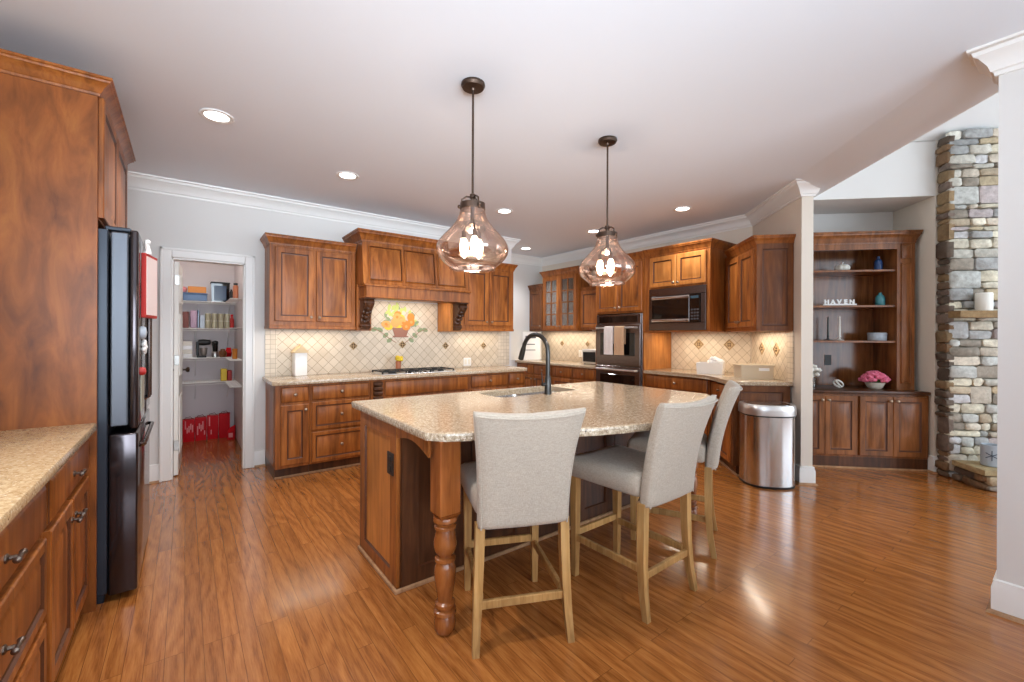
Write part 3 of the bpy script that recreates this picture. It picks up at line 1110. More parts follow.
# flower glass behind the cooktop
t = thing('flower_vase', 'small terracotta glass of yellow blossoms behind the cooktop', 'vase', (2.03, 4.935, 0.92))
m = MB()
m.lathe([(0.026, 0), (0.03, 0.03), (0.032, 0.115), (0.028, 0.12), (0.024, 0.02), (0.002, 0.015)], n=16)
m.build('glass', M['terracotta'], t)
m = MB()
random.seed(5)
for k in range(10):
    a, r = random.uniform(0, 2*PI), random.uniform(0, 0.036)
    m.ball((r*math.cos(a), r*math.sin(a), 0.15+random.uniform(-0.014, 0.03)), (0.026, 0.026, 0.02), 8, 6, 0.002)
m.build('blossoms', M['yellow'], t)

# house shaped canister
t = thing('canister', 'white house-shaped canister with tan gabled roof on the counter by the pantry', 'canister', (0.965, 5.005, 0.92), 10)
m = MB()
m.box(-0.062, 0.062, -0.045, 0.045, 0, 0.245, 0.006, 2)
m.build('body', M['white'], t)
m = MB()
m.loft([[(x, -0.054, z) for x, z in ((-0.074, 0.24), (0.074, 0.24), (0.074, 0.25), (0, 0.32), (-0.074, 0.25))], [(x, 0.054, z) for x, z in ((-0.074, 0.24), (0.074, 0.24), (0.074, 0.25), (0, 0.32), (-0.074, 0.25))]])
m.ball((0, 0, 0.33), 0.012)
m.build('roof', mat('tan_roof', srgb(214, 190, 150), 0.5), t)

# ---------------------------------------------------------------- oven wall (faces -X)
XO = 4.66


def oven_frame(name, label, cat, x, y):
    return thing(name, label, cat, (x, y, 0), -90)


# base cabinets left of the oven tower
t = oven_frame('base_cabinet', 'long low cherry cabinet with row of drawers left of the ovens', 'cabinet', 4.68, 6.035)
body_box(t, 1.85, 0.58, 0.10, 0.88)
xs = [0.03, 0.48, 0.93, 1.38, 1.83]
for k in range(4):
    cab_drawer(t, xs[k]+0.01, xs[k+1]-0.01, 0.715, 0.86)
    cab_door(t, xs[k]+0.01, xs[k+1]-0.01, 0.12, 0.69, kn=(xs[k+1]-0.05 if k % 2 == 0 else xs[k]+0.05, 0.63))
m = MB()
m.box(4.64, 5.255, 4.185, 6.04, 0.88, 0.92, 0.008, 2)
tag(m.build('granite_countertop', M['granite']), 'granite countertop in the far nook left of the ovens', 'countertop')
t = oven_frame('tile_backsplash', 'diagonal tile backsplash under the glass-door cabinets', 'backsplash', 5.27, 6.04)
m = MB()
m.box(0, 1.85, -0.012, -0.001, 0.92, 1.425)
m.build('tile_field', M['tile'], t, smooth=False)
for x in (0.55, 1.15):
    m = MB()
    accent(m, x, 1.22)
    m.build('accent_tile', [M['accent'], M['accent_dark']], t)
m = MB()
m.box(3.86, 5.26, 6.036, 6.049, 0.92, 1.45)
tag(m.build('tile_backsplash', mat('pale_tile', srgb(226, 222, 214), 0.4), smooth=False), 'pale tile backsplash on the far nook wall behind the faucet', 'backsplash')

t = oven_frame('upper_cabinet', 'short dark cherry wall cabinet in the far nook corner', 'cabinet', 4.96, 6.035)
body_box(t, 0.385, 0.30, 1.43, 2.18, M['walnut'], toe=False)
cab_door(t, 0.03, 0.36, 1.47, 2.14, kn=(0.33, 1.52), wood_=M['walnut'])
cab_crown(t, [(0, 0), (0.385, 0)], 2.16, wood_=M['walnut'])

# glass-door cabinet
t = oven_frame('glass_cabinet', 'cherry wall cabinet with two gridded glass doors', 'cabinet', 4.94, 5.645)
m = MB()
w, d = 0.845, 0.32
m.box(0, 0.03, 0, d, 1.43, 2.38)
m.box(w-0.03, w, 0, d, 1.43, 2.38)
m.box(0.03, w-0.03, d-0.02, d, 1.43, 2.38)
m.box(0.03, w-0.03, 0, d-0.02, 1.43, 1.47)
m.box(0.03, w-0.03, 0, d-0.02, 2.33, 2.38)
m.build('body', M['cherry'], t)
for z in (1.75, 2.05):
    m = MB()
    m.box(0.03, w-0.03, 0.05, d-0.02, z, z+0.018)
    m.build('shelf', M['cherry'], t)
for (xa, xb) in ((0.03, w/2-0.004), (w/2+0.004, w-0.03)):
    m = MB()
    z0_, z1_, s = 1.46, 2.34, 0.06
    m.box(xa, xa+s, -0.021, 0, z0_, z1_, 0.003)
    m.box(xb-s, xb, -0.021, 0, z0_, z1_, 0.003)
    m.box(xa+s, xb-s, -0.021, 0, z0_, z0_+s, 0.003)
    m.box(xa+s, xb-s, -0.021, 0, z1_-s, z1_, 0.003)
    xm = (xa+xb)/2
    m.box(xm-0.009, xm+0.009, -0.018, -0.004, z0_+s, z1_-s)
    for k in (1, 2, 3):
        zz = z0_+s+(z1_-z0_-2*s)*k/4
        m.box(xa+s, xb-s, -0.018, -0.004, zz-0.009, zz+0.009)
    dd = m.build('door', M['cherry'], t)
    m = MB()
    m.box(xa+s-0.005, xb-s+0.005, -0.010, -0.007, z0_+s-0.005, z1_-s+0.005)
    m.build('pane', M['clear_glass'], dd)
    knob(dd, xb-0.03 if xa < 0.3 else xa+0.03, -0.021, 1.51)
cab_crown(t, [(0, d), (0, 0), (w, 0), (w, d)], 2.36)

t = oven_frame('upper_cabinet', 'single-door cherry wall cabinet between glass doors and ovens', 'cabinet', 4.98, 4.797)
body_box(t, 0.612, 0.28, 1.45, 2.08, toe=False)
cab_door(t, 0.03, 0.58, 1.48, 2.05, kn=(0.54, 1.53))
cab_crown(t, [(0, 0), (0.612, 0)], 2.06, 0.5)

# oven tower
t = oven_frame('oven_tower', 'tall cherry cabinet enclosing the double ovens', 'cabinet', XO, 4.18)
m = MB()
w, d = 0.81, 0.60
m.box(0, 0.022, 0, d, 0.0, 2.36)
m.box(0.79, w, 0, d, 0.0, 1.42)
m.box(0.79, w, 0, d, 1.42, 2.36)
m.box(0.022, 0.79, 0.02, d, 0.0, 0.34)
m.box(0.022, 0.79, 0.0, d, 1.655, 2.36)
m.box(0.022, 0.79, d-0.02, d, 0.34, 1.655)
m.build('body', M['cherry'], t)
m = MB()
m.box(w, w+0.004, 0.0, d, 0.92, 1.40)
m.build('side_panel', M['honey'], t)
cab_door(t, 0.03, 0.40, 1.68, 2.31, kn=(0.37, 1.73))
cab_door(t, 0.41, 0.785, 1.68, 2.31, kn=(0.44, 1.73))
cab_drawer(t, 0.03, 0.785, 0.12, 0.33, 0.02)
cab_crown(t, [(0, d), (0, 0), (w, 0)], 2.34)

# double oven
t = oven_frame('double_oven', 'black stainless double wall oven in the tall cabinet', 'oven', XO, 4.155)
m = MB()
m.box(0.004, 0.758, 0.0, 0.55, 0.35, 1.645, 0.003)
m.build('case', M['black_steel'], t)
m = MB()
m.box(0.01, 0.752, -0.02, 0.0, 1.515, 1.64, 0.004)
cp = m.build('control_panel', M['black_steel'], t)
m = MB()
m.box(0.06, 0.70, -0.023, -0.02, 1.53, 1.615)
m.build('display', M['black_gloss'], cp)
for (za, zb) in ((0.96, 1.505), (0.37, 0.945)):
    m = MB()
    m.box(0.01, 0.752, -0.035, 0.0, za, zb, 0.004)
    dd = m.build('oven_door', M['black_steel'], t)
    m = MB()
    m.box(0.09, 0.67, -0.038, -0.034, za+0.13, zb-0.11, 0.002)
    m.build('window', M['black_gloss'], dd)
    m = MB()
    zz = zb-0.045
    m.tube([(0.05, -0.035, zz), (0.055, -0.08, zz), (0.70, -0.08, zz), (0.705, -0.035, zz)], 0.013, 10)
    m.build('handle', M['steel_lid'], dd)


def hang_towel(name, label, cx, w, drop, mt):
    """towel folded over the oven bar (bar at local y=-0.08, z=1.46)"""
    t = oven_frame(name, label, 'towel', XO, 4.155)
    m = MB()
    zb = 1.46
    rings = []
    nx = 9
    for i in range(nx):
        x = cx-w/2+w*i/(nx-1)
        wv = 0.004*math.sin(i*1.9)
        fr, bk = [], []
        prof = [(-0.100+wv, zb-drop), (-0.102+wv, zb-drop*0.5), (-0.100, zb-0.02), (-0.096, zb+0.014), (-0.080, zb+0.023), (-0.064, zb+0.014), (-0.058, zb-0.02), (-0.058, zb-drop*0.6)]
        inn = [(-0.061, zb-drop*0.6), (-0.062, zb-0.02), (-0.066, zb+0.011), (-0.080, zb+0.0185), (-0.093, zb+0.011), (-0.095, zb-0.02), (-0.097+wv, zb-drop*0.5), (-0.095+wv, zb-drop)]
        rings.append([(x, y, z) for y, z in prof+inn])
    m.loft(rings)
    m.build('cloth', mt, t)
    m = MB()
    m.box(cx-w/2-0.001, cx+w/2+0.001, -0.104, -0.098, zb-drop, zb-drop+0.012, 0.002)
    m.build('hem', mt, t)
    return t


hang_towel('dish_towel', 'white dish towel hanging on the upper oven handle', 0.285, 0.15, 0.36, M['towel_white'])
hang_towel('dish_towel', 'tan dish towel hanging on the upper oven handle', 0.465, 0.16, 0.36, M['towel_tan'])

# microwave cabinet
t = oven_frame('microwave_cabinet', 'cherry cabinet with two doors above the built-in microwave', 'cabinet', XO, 3.302)
m = MB()
w, d = 0.80, 0.60
m.box(-0.065, 0.018, 0, d, 1.405, 2.36)
m.box(w-0.04, w, 0, d, 1.405, 2.36)
m.box(0.018, w-0.04, 0, d, 1.405, 1.42)
m.box(0.018, w-0.04, 0, d, 1.935, 2.36)
m.box(0.018, w-0.04, d-0.02, d, 1.42, 1.935)
m.build('body', M['cherry'], t)
cab_door(t, 0.025, 0.385, 1.955, 2.325, kn=(0.36, 1.99), wood_=M['honey'])
cab_door(t, 0.395, 0.757, 1.955, 2.325, kn=(0.42, 1.99), wood_=M['honey'])
cab_crown(t, [(-0.065, 0), (w, 0), (w, d)], 2.345)

t = oven_frame('microwave', 'black stainless built-in microwave with wide trim frame', 'microwave', XO, 3.302)
m = MB()
m.box(0.024, 0.756, 0.0, 0.45, 1.428, 1.928, 0.003)
m.build('case', M['black'], t)
m = MB()
a, b, c, e = 0.02, 0.76, 1.422, 1.932
for bx in ((a, b, c, c+0.09), (a, b, e-0.09, e), (a, a+0.045, c+0.09, e-0.09), (b-0.06, b, c+0.09, e-0.09)):
    m.box(bx[0], bx[1], -0.022, 0.0, bx[2], bx[3], 0.003)
m.build('trim_frame', M['black_steel'], t)
m = MB()
m.box(a+0.047, b-0.19, -0.035, 0.0, c+0.095, e-0.095, 0.004)
dd = m.build('door', M['black_steel'], t)
m = MB()
m.box(a+0.055, b-0.195, -0.038, -0.034, c+0.14, e-0.14, 0.002)
m.build('window', M['black_gloss'], dd)
for za in (c+0.10, e-0.135):
    m = MB()
    m.box(a+0.052, b-0.192, -0.044, -0.034, za, za+0.034, 0.006, 2)
    m.build('rail', M['steel'], dd)
m = MB()
m.box(b-0.187, b-0.062, -0.034, 0.0, c+0.095, e-0.095, 0.003)
cp = m.build('control_panel', M['black_gloss'], t)
m = MB()
for r in range(4):
    for k in range(3):
        m.box(b-0.170+k*0.035, b-0.145+k*0.035, -0.036, -0.0335, c+0.12+r*0.035, c+0.14+r*0.035)
m.build('button', mat('keypad_grey', srgb(70, 70, 74), 0.4), cp)
m = MB()
m.box(b-0.172, b-0.078, -0.036, -0.0335, e-0.145, e-0.115)
m.build('display', mat('dim_display', srgb(60, 84, 96), 0.2), cp)

# base under microwave + diagonal base + nook countertop
t = oven_frame('base_cabinet', 'cherry base cabinet with one drawer right of the ovens', 'cabinet', 4.68, 3.30)
body_box(t, 0.795, 0.575, 0.10, 0.88, x0=-0.065)
cab_drawer(t, -0.03, 0.765, 0.715, 0.86)
cab_door(t, -0.03, 0.36, 0.12, 0.69, kn=(0.33, 0.63))
cab_door(t, 0.37, 0.765, 0.12, 0.69, kn=(0.40, 0.63))

QB, PB = 1.545, 5.075
ox, oy = PQ(PB, QB)
t = thing('corner_cabinet', 'cherry angled base cabinet with paneled end behind the steel trash can', 'cabinet', (ox, oy, 0), -135)


def to_local(x, y, o=(ox, oy)):
    dx, dy = x-o[0], y-o[1]
    return ((-dx-dy)/R2, (dx-dy)/R2)


body_poly = [(0, 0), (0.635, 0), (0.635, 0.515), to_local(5.25, 2.34), to_local(5.25, 2.495)]
m = MB()
m.prism(body_poly, 0.10, 0.88)
m.build('body', M['walnut'], t)
m = MB()
m.prism([(0.03, 0.05), (0.60, 0.05), (0.60, 0.5), to_local(5.25, 2.36), to_local(5.25, 2.48)], 0, 0.10)
m.build('toe_kick', M['walnut_dark'], t)
cab_drawer(t, 0.05, 0.60, 0.715, 0.86)
cab_door(t, 0.05, 0.322, 0.12, 0.69, kn=(0.28, 0.63))
cab_door(t, 0.328, 0.60, 0.12, 0.69, kn=(0.37, 0.63))
m = MB()
m.M = Matrix.Translation((0.635, 0, 0)) @ Matrix.Rotation(PI/2, 4, 'Z')
m.panel(0.0, 0.515, 0.10, 0.88, 0, [(0, 0), (0, 0.012), (0.06, 0.012), (0.066, 0.004), (0.076, 0.004), (0.10, 0.010)], [0, 0, 1, 1, 0])
m.build('end_panel', [M['walnut'], M['glaze']], t)
m = MB()
m.box(-0.01, 0.66, 0.034, 0.05, 0, 0.02, 0.004)
m.box(0.645, 0.66, 0.05, 0.50, 0, 0.02, 0.004)
m.build('shoe_molding', M['shoe'], t)

m = MB()
cF = 1.50
pE = 4.41
xF = 4.64
yF = xF-cF*R2
m.prism([(5.25, 3.362), (xF, 3.362), (xF, yF+0.18), (xF-0.035, yF+0.02), PQ(PQ(0, 0)[0]+(xF+yF)/R2-0.16, cF), PQ(pE, cF), PQ(pE, q0-0.01), (5.25, 2.325)], 0.88, 0.92, 0.008)
tag(m.build('granite_countertop', M['granite']), 'angled granite countertop below the microwave at the right', 'countertop')

# nook backsplash (two planes)
t = oven_frame('tile_backsplash', 'diagonal tile backsplash below the microwave', 'backsplash', 5.27, 3.30)
m = MB()
m.box(-0.06, 0.965, -0.013, -0.002, 0.92, 1.404)
m.build('tile_field', M['tile'], t, smooth=False)
for x in (0.33, 0.72):
    m = MB()
    accent(m, x, 1.25, s=0.074)
    m.build('accent_tile', [M['accent'], M['accent_dark']], t)
ox2, oy2 = PQ(pk-0.01, q0)
t = thing('tile_backsplash', 'diagonal tile backsplash on the angled wall above the cream bin', 'backsplash', (ox2, oy2, 0), -135)
m = MB()
L = pk-0.01-pE
m.box(0, L-0.11, -0.013, -0.002, 0.92, 1.404)
m.build('tile_field', M['tile'], t, smooth=False)
m = MB()
m.box(L-0.11, L, -0.013, -0.002, 0.92, 1.404)
m.build('border_tile', M['tile_sq'], t, smooth=False)
for x in (0.28, 0.62):
    m = MB()
    accent(m, x, 1.22, s=0.074)
    m.build('accent_tile', [M['accent'], M['accent_dark']], t)

# diagonal upper cabinet
QU = 1.755
PU1 = (4.98+2.49)/R2
ox3, oy3 = PQ(PU1, QU)
t = thing('upper_cabinet', 'two-door cherry wall cabinet with paneled end beside the white column', 'cabinet', (ox3, oy3, 0), -135)
WU = PU1-4.43
poly = [(0, 0), (WU, 0), (WU, q0-QU-0.005), to_local(5.255, 2.33, (ox3, oy3)), to_local(5.255, 2.49, (ox3, oy3))]
m = MB()
m.prism(poly, 1.405, 2.25)
m.build('body', M['cherry'], t)
cab_door(t, WU-0.74, WU-0.39, 1.45, 2.195, kn=(WU-0.42, 1.50))
cab_door(t, WU-0.38, WU-0.03, 1.45, 2.195, kn=(WU-0.35, 1.50))
m = MB()
m.M = Matrix.Translation((WU, 0, 0)) @ Matrix.Rotation(PI/2, 4, 'Z')
m.panel(0.0, q0-QU-0.005, 1.405, 2.24, 0, [(0, 0), (0, 0.014), (0.05, 0.014), (0.056, 0.005), (0.066, 0.005), (0.09, 0.012)], [0, 0, 1, 1, 0])
m.build('end_panel', [M['walnut'], M['glaze']], t)
cab_crown(t, [(WU-0.75, 0), (WU, 0), (WU, q0-QU)], 2.225)

# items on the nook counters
t = thing('tissue_bin', 'white bin heaped with white tissue below the microwave', 'bin', (4.90, 2.62, 0.92), -70)
m = MB()
w, d, h = 0.135, 0.10, 0.125
m.loft([[(-w, -d, 0), (w, -d, 0), (w, d, 0), (-w, d, 0)], [(-w*1.06, -d*1.06, h), (w*1.06, -d*1.06, h), (w*1.06, d*1.06, h), (-w*1.06, d*1.06, h)],
        [(-w*1.02, -d*1.0, h), (w*1.02, -d*1.0, h), (w*1.02, d*1.0, h), (-w*1.02, d*1.0, h)], [(-w*0.95, -d*0.95, 0.01), (w*0.95, -d*0.95, 0.01), (w*0.95, d*0.95, 0.01), (-w*0.95, d*0.95, 0.01)]])
m.build('bin_body', M['white'], t)
m = MB()
random.seed(11)
for k in range(7):
    m.ball((random.uniform(-0.02, 0.11), random.uniform(-0.05, 0.05), 0.13+random.uniform(-0.01, 0.04)), (0.05, 0.045, 0.03), 8, 6, 0.008)
m.build('tissue', M['tissue'], t)
bx, by = PQ(4.73, 1.85)
t = thing('storage_bin', 'cream storage bin with cut-out handle at the counter end', 'bin', (bx, by, 0.92), -45)
m = MB()
w, d, h = 0.155, 0.10, 0.145
w2, d2 = w*1.05, d*1.05


def rr(w, d, r, z, n=4):
    pts = []
    for cx, cy, a0 in ((w-r, d-r, 0), (-w+r, d-r, PI/2), (-w+r, -d+r, PI), (w-r, -d+r, 3*PI/2)):
        for k in range(n+1):
            a = a0+PI/2*k/n
            pts.append((cx+r*math.cos(a), cy+r*math.sin(a), z))
    return pts


m.loft([rr(w, d, 0.02, 0), rr(w2, d2, 0.02, h-0.012), rr(w2+0.008, d2+0.008, 0.02, h-0.012), rr(w2+0.008, d2+0.008, 0.02, h), rr(w2-0.004, d2-0.004, 0.02, h), rr(w-0.006, d-0.006, 0.02, 0.008)])
m.build('bin_body', mat('beige_woven_bin', srgb(206, 188, 160), 0.6), t)
m = MB()
m.M = Matrix.Translation((0.06, -d-0.0035, 0.10))
m.box(-0.05, 0.05, -0.003, 0.002, -0.014, 0.014, 0.002)
m.build('handle', M['white'], t)

# toaster oven + notice in far nook
t = oven_frame('toaster_oven', 'silver toaster oven on the counter left of the double ovens', 'toaster oven', 4.82, 4.60)
m = MB()
m.box(0, 0.36, 0, 0.30, 0.935, 1.15, 0.01, 2)
m.build('case', M['steel_lid'], t)
m = MB()
m.box(0.03, 0.27, -0.012, 0, 0.965, 1.11, 0.004)
m.build('door', M['black_gloss'], t)
m = MB()
m.tube([(0.05, -0.012, 1.115), (0.055, -0.035, 1.115), (0.245, -0.035, 1.115), (0.25, -0.012, 1.115)], 0.006, 8)
m.build('handle', M['nickel'], t)
for z in (0.98, 1.04, 1.10):
    m = MB()
    m.M = Matrix.Translation((0.315, 0, z)) @ Matrix.Rotation(PI/2, 4, 'X')
    m.lathe([(0.016, 0), (0.014, 0.016), (0.002, 0.018)], n=12)
    m.build('knob', M['black'], t)
for (x, y) in ((0.03, 0.03), (0.33, 0.03), (0.03, 0.27), (0.33, 0.27)):
    m = MB()
    m.lathe([(0.012, 0), (0.012, 0.018)], (x, y, 0.92), 10)
    m.build('foot', M['black'], t)

t = thing('notice_board', 'white notice board with dark heading propped in the far nook', 'notice board', (4.93, 5.93, 0.92), -20)
m = MB()
m.box(-0.17, 0.17, 0, 0.012, 0, 0.50, 0.003)
m.build('board', M['white'], t)
m = MB()
m.box(-0.12, 0.08, -0.002, 0, 0.385, 0.43)
m.box(-0.12, 0.06, -0.002, 0, 0.27, 0.285)
m.box(-0.12, 0.07, -0.002, 0, 0.17, 0.182)
m.build('heading', mat('ink_grey', srgb(70, 74, 84), 0.6), t)
t = oven_frame('outlet', 'white outlet plate on the tile in the far nook', 'outlet', 5.2575, 5.05)
m = MB()
m.box(-0.04, 0.04, -0.006, 0, 1.0, 1.115, 0.002)
m.build('plate', M['white'], t)
m = MB()
m.box(-0.018, 0.018, -0.009, -0.005, 1.02, 1.095, 0.003)
m.build('socket', M['cream'], t)

# ---------------------------------------------------------------- island
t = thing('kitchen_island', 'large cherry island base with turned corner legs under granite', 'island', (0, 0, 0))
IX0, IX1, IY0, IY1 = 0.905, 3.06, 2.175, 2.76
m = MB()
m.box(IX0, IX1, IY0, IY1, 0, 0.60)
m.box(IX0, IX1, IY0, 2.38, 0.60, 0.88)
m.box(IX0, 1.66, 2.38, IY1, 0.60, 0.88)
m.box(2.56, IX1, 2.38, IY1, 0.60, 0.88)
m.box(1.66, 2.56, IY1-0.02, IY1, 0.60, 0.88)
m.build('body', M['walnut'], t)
m = MB()
m.M = Matrix.Translation((IX0, 0, 0)) @ Matrix.Rotation(-PI/2, 4, 'Z')
m.mi = 2
m.panel(-IY1, -IY0, 0.0, 0.88, 0, [(0, 0), (0, 0.02), (0.085, 0.02), (0.091, 0.008), (0.10, 0.006)], [0, 0, 1, 2])
m.build('end_panel', [M['cherry'], M['glaze'], M['honey']], t)  # light falling on the inset is put into its honey colour
m = MB()
m.M = Matrix.Translation((IX1, 0, 0)) @ Matrix.Rotation(PI/2, 4, 'Z')
m.panel(IY0, IY1, 0.0, 0.88, 0, [(0, 0), (0, 0.02), (0.09, 0.02), (0.098, 0.008), (0.11, 0.006)], [0, 0, 1, 0])
m.build('end_panel', [M['cherry'], M['glaze']], t)
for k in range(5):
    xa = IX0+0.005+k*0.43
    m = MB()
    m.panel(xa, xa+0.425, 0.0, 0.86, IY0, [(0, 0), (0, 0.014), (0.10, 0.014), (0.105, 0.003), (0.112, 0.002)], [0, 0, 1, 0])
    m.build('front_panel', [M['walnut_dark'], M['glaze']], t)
for k in range(4):
    xa = IX0+0.03+k*0.53
    dd = MB()
    dd.M = Matrix.Translation((0, IY1, 0)) @ Matrix.Rotation(PI, 4, 'Z')
    dd.panel(-xa-0.51, -xa, 0.12, 0.84, 0, DOOR_R, DOOR_M)
    dd.build('door', [M['cherry'], M['glaze']], t)
m = MB()
m.box(IX0-0.036, IX1+0.036, IY0-0.03, IY0-0.014, 0, 0.022, 0.004)
m.box(IX0-0.036, IX0-0.02, IY0-0.014, IY1, 0, 0.022, 0.004)
m.box(IX1+0.02, IX1+0.036, IY0-0.014, IY1, 0, 0.022, 0.004)
m.build('shoe_molding', M['shoe'], t)
# arched apron between body and leg on both ends
for xa in (IX0-0.02, IX1-0.005):
    m = MB()
    pr = [(IY0-0.012, 0.88), (1.80, 0.88), (1.80, 0.79)]
    for k in range(9):
        a = k/8
        pr.append((1.80+(IY0-0.014-1.80)*a, 0.79+0.035*math.sin(PI*a)+0.02*a))
    m.loft([[(xa, y, z) for y, z in pr], [(xa+0.025, y, z) for y, z in pr]])
    m.build('apron', M['cherry'], t)
m = MB()
pts = [(1.02, 1.765), (1.55, 1.56), (2.02, 1.50), (2.45, 1.56), (2.93, 1.765)]
LEGP = [(0.062, 0.455), (0.066, 0.45), (0.066, 0.437), (0.052, 0.43), (0.05, 0.424), (0.06, 0.418), (0.06, 0.408), (0.042, 0.402), (0.046, 0.412), (0.06, 0.37), (0.064, 0.345), (0.058, 0.32), (0.042, 0.305), (0.04, 0.30), (0.056, 0.294), (0.056, 0.282), (0.046, 0.276), (0.055, 0.262), (0.06, 0.24), (0.056, 0.20), (0.044, 0.15), (0.040, 0.125), (0.054, 0.118), (0.054, 0.106), (0.044, 0.102), (0.044, 0.096), (0.06, 0.09), (0.062, 0.078), (0.05, 0.07), (0.056, 0.06), (0.06, 0.04), (0.056, 0.015), (0.042, 0.0)]
for (x, y) in ((0.948, 1.752), (2.98, 1.745)):
    m = MB()
    m.box(x-0.052, x+0.052, y-0.052, y+0.052, 0.545, 0.88, 0.004)
    m.M = Matrix.Translation((x, y, 0))
    m.loft([[(-0.052, -0.052, 0.545), (0.052, -0.052, 0.545), (0.052, 0.052, 0.545), (-0.052, 0.052, 0.545)], [(-0.036, -0.036, 0.52), (0.036, -0.036, 0.52), (0.036, 0.036, 0.52), (-0.036, 0.036, 0.52)]])
    m.lathe([(r*0.84, z*1.165) for r, z in LEGP], n=28)
    m.build('leg', wood('turned_leg_wood', srgb(98, 52, 22), srgb(144, 82, 38), srgb(172, 106, 54), 0.22, coat=0.5) if x < 2 else bpy.data.materials['turned_leg_wood'], t)
# black outlet on the end
m = MB()
m.box(IX0-0.028, IX0-0.0195, 2.205, 2.285, 0.60, 0.72, 0.002)
ol = m.build('outlet', M['outlet_black'], t)
ol['label'] = 'black outlet'
m = MB()
for z in (0.635, 0.685):
    m.box(IX0-0.031, IX0-0.027, 2.227, 2.263, z-0.017, z+0.017, 0.003)
m.build('socket', M['black'], ol)

# island counter with sink cut-out
SX0, SX1, SY0, SY1 = 1.74, 2.50, 2.42, 2.74
outer = [(0.862, 2.84), (0.852, 1.765), (0.915, 1.69), (1.03, 1.63), (1.16, 1.56), (1.35, 1.465), (1.54, 1.378), (1.71, 1.325), (1.9, 1.288), (2.1, 1.28), (2.3, 1.30), (2.5, 1.345), (2.7, 1.43), (2.88, 1.53), (3.02, 1.60), (3.12, 1.69), (3.125, 2.80)]
outer[0] = (0.862, 2.87)
outer[-1] = (3.125, 2.80)
ri = 0.06
inner = [(x+(SX0+SX1)/2, y+(SY0+SY1)/2) for x, y, z in rr((SX1-SX0)/2, (SY1-SY0)/2, ri, 0)]
m = MB()
bm = m.bm


def ring_pts(pts, z):
    return [bm.verts.new((x, y, z)) for x, y in pts]


def scaled(pts, d):
    n = len(pts)
    out = []
    ccw = sum(pts[i][0]*pts[(i+1) % n][1]-pts[(i+1) % n][0]*pts[i][1] for i in range(n)) > 0
    for i in range(n):
        p = Vector(pts[i])
        d1 = (p-Vector(pts[i-1])).normalized()
        d2 = (Vector(pts[(i+1) % n])-p).normalized()
        n1 = Vector((-d1.y, d1.x))
        n2 = Vector((-d2.y, d2.x))
        mm = (n1+n2).normalized()
        mm = mm/max(0.4, mm.dot(n1))
        s_ = d if ccw else -d
        out.append((p.x+mm.x*s_, p.y+mm.y*s_))
    return out


def cap(z, o_pts, i_pts):
    ov, iv = ring_pts(o_pts, z), ring_pts(i_pts, z)
    es = []
    for r in (ov, iv):
        for i in range(len(r)):
            es.append(bm.edges.new((r[i], r[(i+1) % len(r)])))
    bmesh.ops.triangle_fill(bm, use_beauty=True, use_dissolve=False, edges=es)
    return ov, iv


def bridge(a, b, mi=0):
    n = len(a)
    for i in range(n):
        j = (i+1) % n
        m.f([a[i], a[j], b[j], b[i]], mi)


to, ti = cap(0.92, scaled(outer, 0.008), inner)
bo, bi = cap(0.88, scaled(outer, 0.004), inner)
r1 = ring_pts(scaled(outer, 0.002), 0.915)
r2 = ring_pts(outer, 0.905)
r3 = ring_pts(scaled(outer, 0.001), 0.89)
bridge(to, r1, 0)
bridge(r1, r2, 1)
bridge(r2, r3, 1)
bridge(r3, bo, 1)
bridge(ti, bi, 0)
tag(m.build('granite_countertop', [M['granite'], M['granite_edge']], angle=12), 'big bow-fronted granite island top with polished brown speckle', 'countertop')

t = thing('sink', 'stainless double-bowl sink set into the island top', 'sink', ((SX0+SX1)/2, (SY0+SY1)/2, 0))
hw, hd = (SX1-SX0)/2, (SY1-SY0)/2
for s_ in (-1, 1):
    m = MB()
    cx = s_*hw/2
    w_, d_ = hw/2-0.008, hd-0.008
    def mv(pts):
        return [(x+cx, y, z) for x, y, z in pts]
    m.loft([mv(rr(w_+0.002, d_+0.002, 0.05, 0.70)), mv(rr(w_+0.004, d_+0.004, 0.05, 0.882)), mv(rr(w_, d_, 0.05, 0.882)), mv(rr(w_-0.015, d_-0.015, 0.05, 0.72))])
    b_ = m.build('bowl', M['steel'], t)
    m = MB()
    m.lathe([(0.04, 0), (0.04, 0.004), (0.03, 0.005), (0.002, 0.003)], (cx, 0, 0.72), 16)
    m.build('drain', M['steel_lid'], b_)

t = thing('faucet', 'tall dark gooseneck faucet behind the island sink', 'faucet', (2.13, 2.375, 0.92))
m = MB()
m.lathe([(0.028, 0), (0.028, 0.012), (0.025, 0.05), (0.023, 0.12), (0.0175, 0.135), (0.0165, 0.14)], n=20)
m.build('base', M['faucet'], t)
m = MB()
pts = [(0, 0, 0.13), (0, 0, 0.26)]
for k in range(1, 13):
    a = PI*k/12*0.93
    pts.append((0, 0.145-0.145*math.cos(a), 0.31+0.13*math.sin(a)))
m.tube([(0, 0, 0.13), (0, 0, 0.22), (0, 0, 0.285)]+pts[2:], 0.0165, 14)
m.build('spout', M['faucet'], t)
m = MB()
e0, e1 = Vector(pts[-2]), Vector(pts[-1])
dd = (e1-e0).normalized()
m.tube([e1, e1+dd*0.015, e1+dd*0.06, e1+dd*0.10, e1+dd*0.105], [0.0175, 0.02, 0.022, 0.022, 0.018], 14)
m.build('spray_head', M['faucet'], t)
m = MB()
m.tube([(-0.02, 0, 0.075), (-0.055, 0, 0.075)], 0.013, 12)
m.tube([(-0.05, 0, 0.078), (-0.056, 0, 0.11), (-0.06, 0.0, 0.165)], [0.006, 0.005, 0.004], 10)
m.build('handle', M['faucet'], t)

